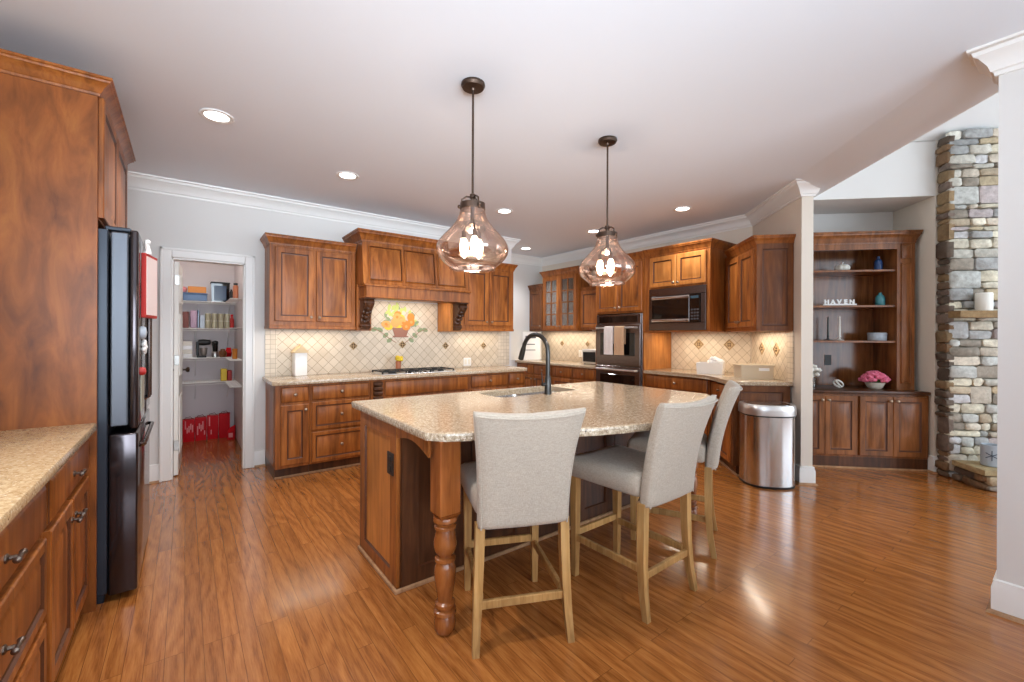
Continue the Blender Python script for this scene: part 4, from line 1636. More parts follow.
# ---------------------------------------------------------------- counter stools
def make_stool(label, loc, rot):
    t = thing('counter_stool', label, 'stool', loc, rot, 'linen counter stools at the island')
    # seat cushion
    m = MB()

    def seat_ring(wf, wb, y0, y1, z, r=0.03):
        pts = []
        base = rr(1, 1, 0.12, 0, 4)
        for x, y, _ in base:
            a = (y+1)/2
            pts.append((x*(wb+(wf-wb)*a), y0+(y1-y0)*a, z))
        return pts
    m.loft([seat_ring(0.215, 0.195, -0.20, 0.245, 0.565), seat_ring(0.228, 0.202, -0.21, 0.262, 0.575), seat_ring(0.232, 0.205, -0.21, 0.268, 0.62), seat_ring(0.228, 0.203, -0.21, 0.262, 0.655), seat_ring(0.21, 0.19, -0.20, 0.245, 0.672), seat_ring(0.15, 0.14, -0.14, 0.17, 0.682)])
    m.build('seat', M['linen'], t, angle=60)
    # backrest: curved, flared, leaning
    m = MB()
    NU, NV = 12, 14
    z0, z1 = 0.53, 1.035

    def bp(u, v, side):
        # u -1..1 across, v 0..1 up, side 0 front 1 rear
        hw = 0.198+0.037*v**2.2
        y = -0.200-0.03*v-0.095*v**2.0
        y += -0.030*(1-u*u)*(0.3+0.7*v)   # hollow across the width
        th = 0.076-0.012*v
        z = z0+(z1-z0)*v+0.012*u*u*v
        return Vector((hw*u, y-(th if side else 0)+0.0, z))
    # rows of closed loops going up
    rings = []
    vs = [(0, 0.014), (0.015, 0.004), (0.04, 0)]+[(k/NV, 0) for k in range(1, NV)]+[(0.955, 0.001), (0.98, 0.005), (0.993, 0.011), (1.0, 0.018)]
    for v, e in vs:
        loop = []
        for side in (0, 1):
            us = [-1+2*i/NU for i in range(NU+1)]
            if side:
                us = us[::-1]
            for u in us:
                p = bp(u, v, side)
                rnd = -0.010 if abs(u) == 1 else 0.0
                sg = 1 if side else -1
                loop.append((p.x*(1-e*1.2), p.y+sg*(abs(rnd)+e), p.z))
            # rounded side edge
            ue = us[-1]
            pa, pb = bp(ue, v, 0), bp(ue, v, 1)
            for f_ in ((0.3, 0.7) if side == 0 else (0.7, 0.3)):
                pm = pa.lerp(pb, f_)
                loop.append((pm.x*(1.025)*(1-e*1.2), pm.y, pm.z))
        rings.append(loop)
    m.loft(rings)
    m.build('backrest', M['linen'], t, angle=60)
    # welt piping around rear face
    m = MB()
    path = []
    for k in range(13):
        v = k/12*0.965
        p = bp(-1, v, 1)
        path.append((p.x*0.965, p.y+0.010, p.z))
    for i in range(1, 12):
        p = bp(-1+2*i/12, 1, 1)
        path.append((p.x, p.y+0.004, p.z-0.016))
    for k in range(12, -1, -1):
        p = bp(1, k/12*0.965, 1)
        path.append((p.x*0.965, p.y+0.010, p.z))
    m.tube(path, 0.0045, 6)
    m.build('piping', M['piping'], t)
    # legs
    for sx in (-1, 1):
        m = MB()
        xs = 0.19*sx
        prof = [(-0.225, 0.545, 0.020), (-0.225, 0.40, 0.020), (-0.228, 0.25, 0.019), (-0.240, 0.12, 0.017), (-0.262, 0.0, 0.0145)]
        rings = []
        for y, z, h in prof:
            xo = xs+sx*0.022*(1-z/0.545)**1.5
            rings.append([(xo-h, y-h, z), (xo+h, y-h, z), (xo+h, y+h, z), (xo-h, y+h, z)])
        m.loft(rings)
        m.build('leg', M['oak_leg'], t, angle=30)
    for sx in (-1, 1):
        m = MB()
        xs = 0.185*sx
        rings = []
        for z, h in ((0.57, 0.021), (0.30, 0.019), (0.0, 0.0145)):
            rings.append([(xs-h, 0.225-h, z), (xs+h, 0.225-h, z), (xs+h, 0.225+h, z), (xs-h, 0.225+h, z)])
        m.loft(rings)
        m.build('leg', M['oak_leg'], t, angle=30)
    for (xa, xb, ya, yb, z) in ((-0.185, 0.185, -0.242, -0.222, 0.195), (-0.17, 0.17, 0.215, 0.235, 0.24), (-0.192, -0.172, -0.215, 0.21, 0.215), (0.172, 0.192, -0.215, 0.21, 0.215)):
        m = MB()
        m.box(xa, xb, ya, yb, z-0.018, z+0.018, 0.003)
        m.build('stretcher', M['oak_leg'], t)
    return t


s0 = make_stool('nearest oatmeal linen stool, its back toward the viewer beside the turned leg', (1.277, 1.69, 0), -24)
copy_thing(s0, (1.95, 1.505, 0), 1.0, 'middle oatmeal linen stool at the bowed front of the island')
copy_thing(s0, (2.645, 1.68, 0), 27, 'farthest oatmeal linen stool at the island corner near the trash can')

# ---------------------------------------------------------------- trash can
tx, ty = PQ(4.09, 1.79)
t = thing('trash_can', 'half-round stainless trash can standing before the angled cabinet', 'trash can', (tx, ty, 0), -45)


def dshape(s, z):
    pts = []
    w_, d_ = 0.217*s, 0.155*s
    for k in range(25):
        a = PI+PI*k/24
        pts.append((w_*math.copysign(abs(math.cos(a))**0.8, math.cos(a)), 0.165-d_*0.02+(0.165*s)*math.copysign(abs(math.sin(a))**0.9, math.sin(a)), z))
    pts += [(w_, 0.20+d_*0.4, z), (w_*0.93, 0.215+d_*0.45, z), (-w_*0.93, 0.215+d_*0.45, z), (-w_, 0.20+d_*0.4, z)]
    return pts


m = MB()
m.loft([dshape(0.98, 0.0), dshape(0.99, 0.006), dshape(0.99, 0.02)])
m.build('base', M['black'], t)
m = MB()
m.loft([dshape(0.975, 0.02), dshape(0.975, 0.632)])
m.build('body', M['steel'], t, angle=30)
m = MB()
m.loft([dshape(0.99, 0.632), dshape(0.99, 0.645)])
m.build('band', M['black'], t)
m = MB()
m.loft([dshape(1.02, 0.645), dshape(1.025, 0.69), dshape(1.01, 0.722), dshape(0.97, 0.736), dshape(0.90, 0.738), dshape(0.86, 0.734), dshape(0.84, 0.730)], True, True)
m.build('lid_rim', M['steel_lid'], t, angle=50)
m = MB()
m.loft([dshape(0.835, 0.7305), dshape(0.82, 0.737), dshape(0.6, 0.741)])
m.build('lid', M['steel'], t)

# ---------------------------------------------------------------- pendants
def make_pendant(label, loc):
    t = thing('pendant_lamp', label, 'pendant lamp', loc, 0, 'glass pendants over the island')
    # origin at ceiling
    m = MB()
    m.lathe([(0.066, 0), (0.068, -0.012), (0.060, -0.026), (0.012, -0.03), (0.008, -0.04)], n=24)
    m.build('canopy', M['bronze'], t)
    m = MB()
    m.tube([(0, 0, -0.03), (0, 0, -0.635)], 0.0065, 10)
    m.build('rod', M['bronze'], t)
    m = MB()
    m.lathe([(0.008, -0.62), (0.016, -0.625), (0.018, -0.645), (0.01, -0.652)], n=14)
    for k in range(3):
        a = k*2*PI/3+0.5
        c, s_ = math.cos(a), math.sin(a)
        m.tube([(0.01*c, 0.01*s_, -0.640), (0.035*c, 0.035*s_, -0.638), (0.060*c, 0.060*s_, -0.654), (0.064*c, 0.064*s_, -0.682)], 0.005, 8)
        m.ball((0.075*c, 0.075*s_, -0.696), 0.011, 8, 6)
    m.lathe([(0.030, -0.672), (0.070, -0.676), (0.072, -0.710), (0.064, -0.712), (0.030, -0.682)], n=28)
    m.build('cap', M['bronze'], t)
    g = [(0.066, -0.702), (0.070, -0.72), (0.078, -0.748), (0.093, -0.780), (0.122, -0.817), (0.156, -0.853), (0.184, -0.885), (0.199, -0.912), (0.204, -0.934), (0.199, -0.962), (0.186, -0.985), (0.164, -1.008), (0.142, -1.026), (0.126, -1.036)]
    m = MB()
    m.lathe(g, n=48, cap=False)
    m.lathe([(0.126, -1.036), (0.131, -1.040), (0.128, -1.047), (0.121, -1.044), (0.122, -1.036)], n=48, cap=False)
    m.build('glass_shade', M['smoke_glass'], t, angle=80)
    m = MB()
    m.tube([(0, 0, -0.63), (0, 0, -0.78)], 0.012, 10)
    for k in range(3):
        a = k*2*PI/3+0.2
        c, s_ = math.cos(a), math.sin(a)
        m.tube([(0, 0, -0.775), (0.04*c, 0.04*s_, -0.80), (0.05*c, 0.05*s_, -0.83)], 0.006, 8)
        m.lathe([(0.013, -0.83), (0.013, -0.87)], (0.05*c, 0.05*s_, 0), 12)
    m.build('socket_cluster', M['bronze'], t)
    for k in range(3):
        a = k*2*PI/3+0.2
        c, s_ = math.cos(a)*0.05, math.sin(a)*0.05
        m = MB()
        m.lathe([(0.011, -0.868), (0.020, -0.885), (0.025, -0.912), (0.024, -0.94), (0.015, -0.968), (0.002, -0.982)], (c, s_, 0), 14)
        m.build('bulb', M['bulb'], t)
    return t


PEND = ((1.288, 2.075, CEIL), (2.427, 2.072, CEIL))
p0 = make_pendant('nearer bell-shaped smoky glass pendant above the near stool', PEND[0])
copy_thing(p0, PEND[1], 0, 'farther bell-shaped smoky glass pendant above the middle of the island')
for k, p in enumerate(PEND):
    d = bpy.data.lights.new('pendant_light', 'POINT')
    d.energy = 10
    d.specular_factor = 0.0
    d.color = WARM
    d.shadow_soft_size = 0.05
    o = bpy.data.objects.new('pendant_light', d)
    COL.objects.link(o)
    o.location = (p[0], p[1], CEIL-1.0)

# recessed ceiling lights
CANS = [((0.157, 3.393), 'recessed ceiling light nearest the refrigerator'), ((1.144, 3.943), 'recessed ceiling light above the left wall cabinet'), ((2.891, 3.972), 'recessed ceiling light just right of the nearer pendant'),
        ((4.40, 5.45), 'small distant recessed ceiling light over the far nook'), ((4.40, 3.994), 'recessed ceiling light beside the farther pendant cap'), ((4.40, 2.684), 'recessed ceiling light in front of the microwave')]
first = None
for (x, y), lab in CANS:
    if first is None:
        t = thing('recessed_light', lab, 'ceiling light', (x, y, CEIL), 0, 'recessed ceiling lights')
        m = MB()
        m.lathe([(0.066, 0.0), (0.095, 0.0), (0.098, -0.004), (0.092, -0.008), (0.070, -0.006), (0.064, 0.0)], n=28, cap=False)
        m.build('trim_ring', M['trim'], t)
        m = MB()
        m.lathe([(0.070, -0.001), (0.070, -0.004), (0.002, -0.005)], n=24)
        m.build('lens', M['can_glow'], t)
        first = t
    else:
        copy_thing(first, (x, y, CEIL), 0, lab)
    d = bpy.data.lights.new('can_and_fill_spot', 'SPOT')
    d.energy = 50
    d.specular_factor = 0.0
    d.color = (0.94, 0.97, 1.0)
    d.spot_size = math.radians(125)
    d.spot_blend = 0.8
    d.shadow_soft_size = 0.06
    o = bpy.data.objects.new('can_and_fill_spot', d)
    COL.objects.link(o)
    o.location = (x, y, CEIL-0.03)

# added fill spot without a fixture, out of view, brightening left counter and floor
d = bpy.data.lights.new('can_and_fill_spot', 'SPOT')
d.energy = 75
d.specular_factor = 0.0
d.color = (1.0, 0.97, 0.94)
d.spot_size = math.radians(140)
d.spot_blend = 0.8
d.shadow_soft_size = 0.06
o = bpy.data.objects.new('can_and_fill_spot', d)
COL.objects.link(o)
o.location = (0.05, 1.6, CEIL-0.03)

# under-cabinet lights
UC = (1.0, 0.88, 0.70)
area_light('undercabinet_light', (1.05, 4.93, 1.40), (0, 0, 0), 0.7, 0.05, 1.5, UC)
area_light('undercabinet_light', (3.22, 4.93, 1.40), (0, 0, 0), 0.7, 0.05, 1.5, UC)
area_light('hood_light', (2.13, 4.85, 1.79), (0, 0, 0), 0.8, 0.08, 2.6, UC)
area_light('undercabinet_light', (4.98, 2.92, 1.395), (0, 0, PI/2), 0.6, 0.05, 3.2, UC)
lx, ly = PQ(4.83, 1.93)
area_light('undercabinet_light', (lx, ly, 1.395), (0, 0, PI/4), 0.6, 0.05, 2.6, UC)
area_light('undercabinet_light', (5.1, 5.2, 1.42), (0, 0, PI/2), 1.2, 0.05, 4, UC)
d = bpy.data.lights.new('pantry_light', 'POINT')
d.energy = 8
d.color = (1.0, 0.92, 0.84)
d.shadow_soft_size = 0.08
o = bpy.data.objects.new('pantry_light', d)
COL.objects.link(o)
o.location = (0.12, 5.75, 2.6)

# ---------------------------------------------------------------- pantry contents
SHZ = [1.765, 1.43, 1.06, 0.755]
SHLAB = ['topmost white wire shelf in the pantry', 'second white wire shelf from the top, full of cans', 'third white wire shelf from the top, holding small appliances', 'lowest white wire shelf in the pantry']
SY, SYB = 6.6, 6.99
for z, lab in zip(SHZ, SHLAB):
    t = thing('wire_shelf', lab, 'shelf', (0, 0, z), 0, 'pantry wire shelves')
    m = MB()
    for k in range(9):
        y = SY+(SYB-SY)*k/8
        m.tube([(-0.37, y, -0.004), (0.525, y, -0.004)], 0.003, 5)
    for k in range(37):
        x = -0.37+0.895*k/36
        m.tube([(x, SY, -0.003), (x, SYB, -0.003)], 0.002, 4)
    for k in range(5):
        x = 0.40+0.125*k/4
        m.tube([(x, 5.8, -0.004), (x, SY, -0.004)], 0.003, 5)
    for k in range(26):
        y = 5.8+(SY-5.8)*k/26
        m.tube([(0.40, y, -0.003), (0.525, y, -0.003)], 0.002, 4)
    m.build('wires', M['white'], t)
    m = MB()
    m.tube([(-0.37, SY, -0.005), (0.525, SY, -0.005)], 0.005, 6)
    m.tube([(-0.37, SY-0.003, -0.03), (0.525, SY-0.003, -0.03)], 0.004, 6)
    m.build('front_lip', M['white'], t)
    m = MB()
    for x in (-0.3, 0.1, 0.45):
        m.tube([(x, SY+0.05, -0.006), (x, SYB, -0.25)], 0.004, 5)
    m.build('brace', M['white'], t)


def simple(name, lab, cat, mt, fn, group=None):
    m = MB()
    fn(m)
    return tag(m.build(name, mt), lab, cat, group)


Z0, Z1, Z2, Z3 = [z+0.001 for z in SHZ]
simple('storage_box', 'flat blue plastic box on the top pantry shelf', 'box', M['blue'], lambda m: (m.box(-0.03, 0.215, 6.63, 6.85, Z0, Z0+0.085, 0.008), m.box(-0.035, 0.22, 6.625, 6.855, Z0+0.085, Z0+0.1, 0.004)))
simple('snack_box', 'orange carton lying on the flat blue box in the pantry', 'box', M['orange'], lambda m: m.box(0.02, 0.205, 6.64, 6.8, Z0+0.1, Z0+0.18, 0.006))
simple('snack_bag', 'pink crumpled bag on the blue box beside the orange carton', 'bag', M['pink_pale'], lambda m: m.ball((-0.02, 6.7, Z0+0.137), (0.035, 0.05, 0.037), 10, 8, 0.004))
t = thing('slow_cooker', 'dark blue-black countertop cooker on the top pantry shelf', 'cooker', (0.355, 6.78, Z0))
m = MB()
m.loft([[(x*0.1, y*0.1, z) for x, y, z in ((-.92, -.92, 0), (.92, -.92, 0), (.92, .92, 0), (-.92, .92, 0))], [(x*0.1, y*0.1, 0.24) for x, y in ((-1, -1), (1, -1), (1, 1), (-1, 1))]])
m.build('body', M['black_gloss'], t)
m = MB()
m.box(-0.065, 0.065, -0.104, -0.093, 0.02, 0.21, 0.004)
m.build('front_panel', M['navy'], t)
m = MB()
m.box(-0.105, 0.105, -0.105, 0.105, 0.24, 0.258, 0.006)
m.build('lid', M['black'], t)
t = thing('jar', 'black-capped jar of amber grains at the right end of the top pantry shelf', 'jar', (0.468, 6.02, Z0))
m = MB()
m.lathe([(0.026, 0), (0.028, 0.02), (0.028, 0.15), (0.02, 0.165)], n=16)
m.build('body', M['terracotta'], t)
m = MB()
m.lathe([(0.022, 0.165), (0.022, 0.19), (0.002, 0.192)], n=14)
m.build('lid', M['black'], t)
simple('flask', 'dark slim flask beside the amber jar on the top pantry shelf', 'flask', M['black'], lambda m: m.lathe([(0.02, 0), (0.022, 0.01), (0.022, 0.09), (0.01, 0.115), (0.01, 0.13), (0.001, 0.132)], (0.44, 6.22, Z0), 12))
# second shelf
simple('carton', 'brown carton at the left end of the can shelf', 'box', M['brown'], lambda m: m.box(-0.03, 0.03, 6.64, 6.84, Z1, Z1+0.2, 0.004))
t = thing('wrap_tube', 'tall white and mauve container beside the brown carton', 'container', (0.085, 6.72, Z1))
m = MB()
m.box(-0.045, 0.03, -0.06, 0.06, 0, 0.22, 0.02, 3)
m.build('body', M['mauve'], t)
m = MB()
m.box(0.031, 0.05, -0.06, 0.06, 0, 0.225, 0.005)
m.build('spine', M['navy'], t)
simple('box', 'white and blue carton left of the stacked cans', 'box', M['grey_ceramic'], lambda m: m.box(0.14, 0.19, 6.65, 6.8, Z1, Z1+0.16, 0.004)).name = 'carton'
can0 = None
for lev in range(2):
    for k in range(4):
        x, y = 0.225+k*0.068, 6.68
        z = Z1+lev*0.095
        if can0 is None:
            t = thing('tin_can', 'small tin can in the two-high row on the second pantry shelf', 'can', (x, y, z), 0, 'stacked tin cans on the pantry shelf')
            m = MB()
            m.lathe([(0.031, 0), (0.032, 0.004), (0.032, 0.086), (0.031, 0.09)], n=18)
            m.build('label_wrap', M['tin2'], t)
            m = MB()
            m.lathe([(0.0315, 0.0902), (0.0315, 0.094), (0.028, 0.094), (0.002, 0.092)], n=18)
            m.build('lid', M['white'], t)
            can0 = t
        else:
            copy_thing(can0, (x, y, z))
for k, (x, lab) in enumerate(((0.425+0.015, 'dark red sauce bottle nearest the tin cans'), (0.478, 'dark red sauce bottle at the shelf end'))):
    t = thing('sauce_bottle', lab, 'bottle', (x, 6.72-0.04*k, Z1), 0)
    m = MB()
    m.lathe([(0.024, 0), (0.026, 0.01), (0.026, 0.11), (0.012, 0.14), (0.012, 0.16)], n=14)
    m.build('body', M['red2'] if k else M['brown'], t)
    m = MB()
    m.lathe([(0.014, 0.16), (0.014, 0.18), (0.001, 0.181)], n=12)
    m.build('cap', M['red'], t)
# third shelf
for k in range(4):
    simple('packet_box', ['bottom white packet box of the stack on the appliance shelf', 'second white packet box up in the stack on the appliance shelf', 'third white packet box up in the stack on the appliance shelf', 'topmost white packet box of the stack on the appliance shelf'][k], 'box', M['cream'] if k % 2 else M['white'],
           lambda m: m.box(-0.04+k*0.002, 0.065, 6.64, 6.84, Z2+k*0.051, Z2+k*0.051+0.05, 0.003), 'stack of packet boxes')
t = thing('hand_mixer', 'black and steel mixer on the third pantry shelf', 'mixer', (0.16, 6.72, Z2))
m = MB()
m.box(-0.05, 0.05, -0.06, 0.06, 0, 0.02, 0.006)
m.build('base', M['black'], t)
m = MB()
m.box(-0.055, -0.025, -0.03, 0.03, 0.02, 0.2, 0.008)
m.build('column', M['black'], t)
m = MB()
m.M = Matrix.Translation((-0.04, 0, 0.19)) @ Matrix.Rotation(PI/2, 4, 'Y')
m.lathe([(0.01, 0), (0.035, 0.01), (0.04, 0.06), (0.03, 0.13), (0.004, 0.14)], n=16)
m.build('head', M['black'], t)
m = MB()
m.lathe([(0.02, 0.021), (0.036, 0.05), (0.042, 0.12), (0.040, 0.12), (0.03, 0.05), (0.001, 0.03)], (0.022, 0, 0), 18)
m.build('bowl', M['nickel'], t)
t = thing('blender', 'black lidded blender jar beside the mixer', 'blender', (0.302, 6.72, Z2))
m = MB()
m.lathe([(0.036, 0), (0.036, 0.05), (0.028, 0.07)], n=16)
m.build('base', M['nickel'], t)
m = MB()
m.lathe([(0.026, 0.07), (0.034, 0.18), (0.032, 0.18)], n=16)
m.build('jar', M['black_gloss'], t)
m = MB()
m.lathe([(0.035, 0.18), (0.033, 0.2), (0.01, 0.21), (0.001, 0.212)], n=16)
m.build('lid', M['black'], t)
simple('jar', 'squat brass-brown jar right of the blender', 'jar', M['amber_dark'], lambda m: m.lathe([(0.03, 0), (0.045, 0.03), (0.045, 0.065), (0.025, 0.09), (0.025, 0.105), (0.001, 0.108)], (0.38, 6.66, Z2), 16))
simple('snack_bag', 'crimson snack bag on the third pantry shelf', 'bag', M['red'], lambda m: m.loft([[(0.412, 6.72, Z2), (0.475, 6.72, Z2), (0.475, 6.75, Z2), (0.412, 6.75, Z2)], [(0.41, 6.66, Z2+0.05), (0.478, 6.66, Z2+0.05), (0.478, 6.76, Z2+0.05), (0.41, 6.76, Z2+0.05)], [(0.425, 6.70, Z2+0.12), (0.47, 6.70, Z2+0.12), (0.47, 6.71, Z2+0.12), (0.425, 6.71, Z2+0.12)]]))
simple('canister', 'amber and red canister at the right end of the appliance shelf', 'canister', M['orange'], lambda m: m.lathe([(0.024, 0), (0.026, 0.01), (0.026, 0.1), (0.028, 0.105), (0.028, 0.12), (0.001, 0.124)], (0.468, 6.1, Z2), 16))
# fourth shelf
simple('carton', 'yellow carton on the lowest pantry shelf', 'box', M['yellow'], lambda m: m.box(0.36, 0.425, 6.64, 6.72, Z3, Z3+0.155, 0.004))
simple('carton', 'red carton beside the yellow one on the lowest pantry shelf', 'box', M['red2'], lambda m: m.box(0.43, 0.48, 6.65, 6.74, Z3, Z3+0.13, 0.004))
# red bags on floor
BL = ['red printed bag farthest left on the pantry floor', 'second red printed bag on the pantry floor', 'plain crimson bag third along the pantry floor', 'tall dark red bag beside the small tilted bag']
for k in range(4):
    x = 0.03+k*0.127
    t = thing('gift_bag', BL[k], 'bag', (x, 6.83, 0), 4-3*k, 'red bags on the pantry floor')
    h = 0.275+0.012*k
    m = MB()
    m.loft([[(-0.055, -0.06, 0), (0.055, -0.06, 0), (0.055, 0.06, 0), (-0.055, 0.06, 0)], [(-0.06, -0.066, h*0.4), (0.06, -0.066, h*0.4), (0.06, 0.066, h*0.4), (-0.06, 0.066, h*0.4)],
            [(-0.06, -0.05, h), (0.06, -0.05, h), (0.06, 0.05, h), (-0.06, 0.05, h)]])
    m.build('sack', M['red'], t)
    if k < 3:
        m = MB()
        random.seed(k)
        for j in range(5 if k < 2 else 2):
            xx, zz = -0.04+0.018*j, 0.06+random.uniform(0, 0.12)
            m.box(xx, xx+0.012, -0.069, -0.0655, zz, zz+random.uniform(0.05, 0.12))
        m.build('print', M['pink_pale'], t)
    m = MB()
    m.tube([(-0.04, 0, h), (-0.03, 0, h+0.02), (0.02, 0, h+0.03), (0.045, 0, h)], 0.004, 6)
    m.build('handle', M['brown'], t)
t = thing('gift_bag', 'small tilted red bag at the right end of the pantry floor', 'bag', (0.478, 6.65, 0), -12, 'red bags on the pantry floor')
m = MB()
m.loft([[(-0.04, -0.05, 0), (0.04, -0.05, 0), (0.04, 0.05, 0), (-0.04, 0.05, 0)], [(-0.045, -0.05, 0.09), (0.04, -0.05, 0.12), (0.04, 0.05, 0.12), (-0.045, 0.05, 0.09)], [(-0.03, -0.01, 0.14), (0.04, -0.01, 0.18), (0.04, 0.01, 0.18), (-0.03, 0.01, 0.14)]])
m.build('sack', M['red'], t)
m = MB()
m.box(-0.025, 0.02, -0.053, -0.049, 0.03, 0.085)
m.build('print', M['pink_pale'], t)

# ---------------------------------------------------------------- built-in hutch in the niche (frame: x along (1,-1), y along (1,1))
PBI, QL, QR = 4.886, 2.26, 3.57
ox4, oy4 = PQ(PBI, QL)
t = thing('built_in_hutch', 'dark brown built-in hutch with open shelves over four doors', 'hutch', (ox4, oy4, 0), -45)
W = QR-QL
WD = M['hutch']
m = MB()
m.box(0, W, 0.0, 0.48, 0.115, 0.765, 0.002)
m.build('body', WD, t)
m = MB()
m.box(0, W, 0.0, 0.48, 0, 0.115)
m.build('plinth', M['walnut_dark'], t)
m = MB()
m.box(0, W, -0.012, 0.0, 0, 0.015)
m.build('shoe_molding', M['shoe'], t)
m = MB()
m.box(-0.002, W+0.0, -0.03, 0.48, 0.765, 0.80, 0.008, 2)
m.build('counter', M['walnut_dark'], t)
dw = (W-0.03*2-0.02)/4
for k in range(4):
    xa = 0.03+k*(dw+0.002)+(0.018 if k > 1 else 0)
    cab_door(t, xa, xa+dw, 0.135, 0.745, kn=(xa+dw-0.03 if k % 2 == 0 else xa+0.03, 0.70), wood_=WD)
hy = 0.114
for xa in (0.045, W-0.05-0.165):
    m = MB()
    m.box(xa, xa+0.165, hy, hy+0.025, 0.80, 2.36)
    m.box(xa, xa+0.022, hy+0.025, 0.50, 0.80, 2.36) if xa > 0.5 else m.box(xa+0.143, xa+0.165, hy+0.025, 0.50, 0.80, 2.36)
    m.panel(xa+0.035, xa+0.13, 0.87, 2.12, hy, [(0, 0), (0, 0.012), (0.008, 0.014), (0.014, 0.006), (0.03, 0.012)], None)
    m.panel(xa+0.035, xa+0.13, 2.17, 2.32, hy, [(0, 0), (0, 0.012), (0.008, 0.014), (0.014, 0.006), (0.03, 0.012)], None)
    m.build('pilaster', WD, t)
hx0, hx1 = 0.045+0.165, W-0.05-0.165
m = MB()
m.box(hx0, hx1, 0.475, 0.495, 0.80, 2.36)
m.build('back_panel', wood('hutch_back_wood', srgb(92, 54, 26), srgb(134, 82, 44), srgb(162, 106, 62), 0.14, coat=0.4), t)
m = MB()
m.box(hx0, hx1, hy, hy+0.025, 2.27, 2.36)
m.box(hx0, hx1, hy+0.025, 0.475, 2.33, 2.36)
m.build('top_rail', WD, t)
for z in (2.04, 1.665, 1.29):
    m = MB()
    m.box(hx0, hx1, hy+0.02, 0.475, z, z+0.022, 0.002)
    m.build('shelf', WD, t)
cab_crown(t, [(0.045, 0.45), (0.045, hy), (W-0.05, hy), (W-0.05, 0.45)], 2.33, 1.0, WD, 1.45)
m = MB()
m.box(0.595, 0.665, 0.470, 0.476, 1.03, 1.145, 0.002)
ol = m.build('outlet', M['black'], t)
ol['label'] = 'black outlet'

BIF = (ox4, oy4)


def bi(px, ly):
    """local x in the hutch frame for a point seen at image column px and depth ly"""
    rr_ = (px-512)/431.3
    a = math.radians(52.89)
    X, Y = rr_*math.sin(a)+math.cos(a), -rr_*math.cos(a)+math.sin(a)
    p, q = (X+Y)/R2, (X-Y)/R2
    return q/p*(PBI+ly)-QL


def bi_thing(name, label, cat, px, ly, z):
    lx = bi(px, ly)
    x, y = PQ(PBI+ly, QL+lx)
    return thing(name, label, cat, (x, y, z), -45)


t = bi_thing('pumpkin', 'small cream ceramic pumpkin on the top hutch shelf', 'ornament', 842, 0.28, 2.0635)
m = MB()
for k in range(8):
    a = k*PI/4
    m.ball((0.036*math.cos(a), 0.036*math.sin(a), 0.038), (0.036, 0.036, 0.038), 10, 8)
m.build('body', M['ivory'], t)
m = MB()
m.tube([(0, 0, 0.06), (0.003, 0, 0.088), (0.01, 0, 0.102)], [0.008, 0.006, 0.005], 8)
m.build('stem', M['ivory'], t)
t = bi_thing('bottle', 'dark blue glass bottle on the top hutch shelf', 'bottle', 878, 0.26, 2.0635)
m = MB()
m.lathe([(0.032, 0), (0.036, 0.01), (0.036, 0.095), (0.026, 0.118), (0.014, 0.125), (0.014, 0.15), (0.018, 0.155), (0.001, 0.156)], n=20)
m.build('body', M['cobalt'], t)
t = bi_thing('bottle', 'teal glass bottle on the second hutch shelf', 'bottle', 880, 0.26, 1.6885)
m = MB()
m.lathe([(0.038, 0), (0.044, 0.012), (0.044, 0.075), (0.034, 0.105), (0.016, 0.12), (0.016, 0.14), (0.001, 0.141)], n=20)
m.build('body', M['teal'], t)
t = bi_thing('word_sign', 'white cut-out word sign on the second hutch shelf', 'sign', 839, 0.22, 1.6885)
m = MB()
m.box(-0.165, 0.165, -0.018, 0.018, 0, 0.02, 0.002)
m.build('base', M['white'], t)
for k, ch in enumerate('HAVEN'):
    cu = bpy.data.curves.new('letter', 'FONT')
    cu.body = ch
    cu.size = 0.066
    cu.extrude = 0.006
    cu.offset = 0.003
    cu.align_x = 'CENTER'
    tmp = bpy.data.objects.new('letter_tmp', cu)
    COL.objects.link(tmp)
    dg = bpy.context.evaluated_depsgraph_get()
    me = bpy.data.meshes.new_from_object(tmp.evaluated_get(dg))
    bpy.data.objects.remove(tmp)
    me.materials.clear()
    me.materials.append(M['white'])
    o = bpy.data.objects.new('letter', me)
    COL.objects.link(o)
    o.parent = t
    o.location = (-0.125+k*0.0625, 0, 0.019)
    o.rotation_euler = (PI/2, 0, 0)
t = bi_thing('candlestick', 'dark taper candle in a black holder on the third hutch shelf', 'candle', 828, 0.28, 1.3135)
m = MB()
m.lathe([(0.04, 0), (0.04, 0.006), (0.01, 0.012), (0.008, 0.04), (0.014, 0.05), (0.001, 0.052)], n=16)
m.build('holder', M['black'], t)
m = MB()
m.lathe([(0.010, 0.05), (0.008, 0.25), (0.002, 0.255)], n=12)
m.build('candle', mat('grey_wax', srgb(72, 74, 70), 0.5), t)
t = bi_thing('candlestick', 'white taper candle in a pale holder on the third hutch shelf', 'candle', 839.5, 0.26, 1.3135)
m = MB()
m.lathe([(0.04, 0), (0.04, 0.006), (0.01, 0.012), (0.008, 0.03), (0.016, 0.045), (0.001, 0.047)], n=16)
m.build('holder', M['ivory'], t)
m = MB()
m.lathe([(0.011, 0.045), (0.009, 0.26), (0.002, 0.265)], n=12)
m.build('candle', M['ivory'], t)
t = bi_thing('bowl_stack', 'plain blue-grey round tin on the third hutch shelf', 'tin', 877, 0.26, 1.3135)
m = MB()
m.lathe([(0.078, 0), (0.082, 0.008), (0.082, 0.06), (0.08, 0.064)], n=28)
m.build('body', M['grey_ceramic'], t)
m = MB()
m.lathe([(0.084, 0.06), (0.084, 0.078), (0.078, 0.084), (0.001, 0.085)], n=28)
m.build('lid', M['grey_ceramic'], t)
t.name = 'round_tin'
t = bi_thing('flower_bowl', 'pink blossoms in a round cream bowl on the hutch counter', 'flowers', 875, 0.21, 0.8015)
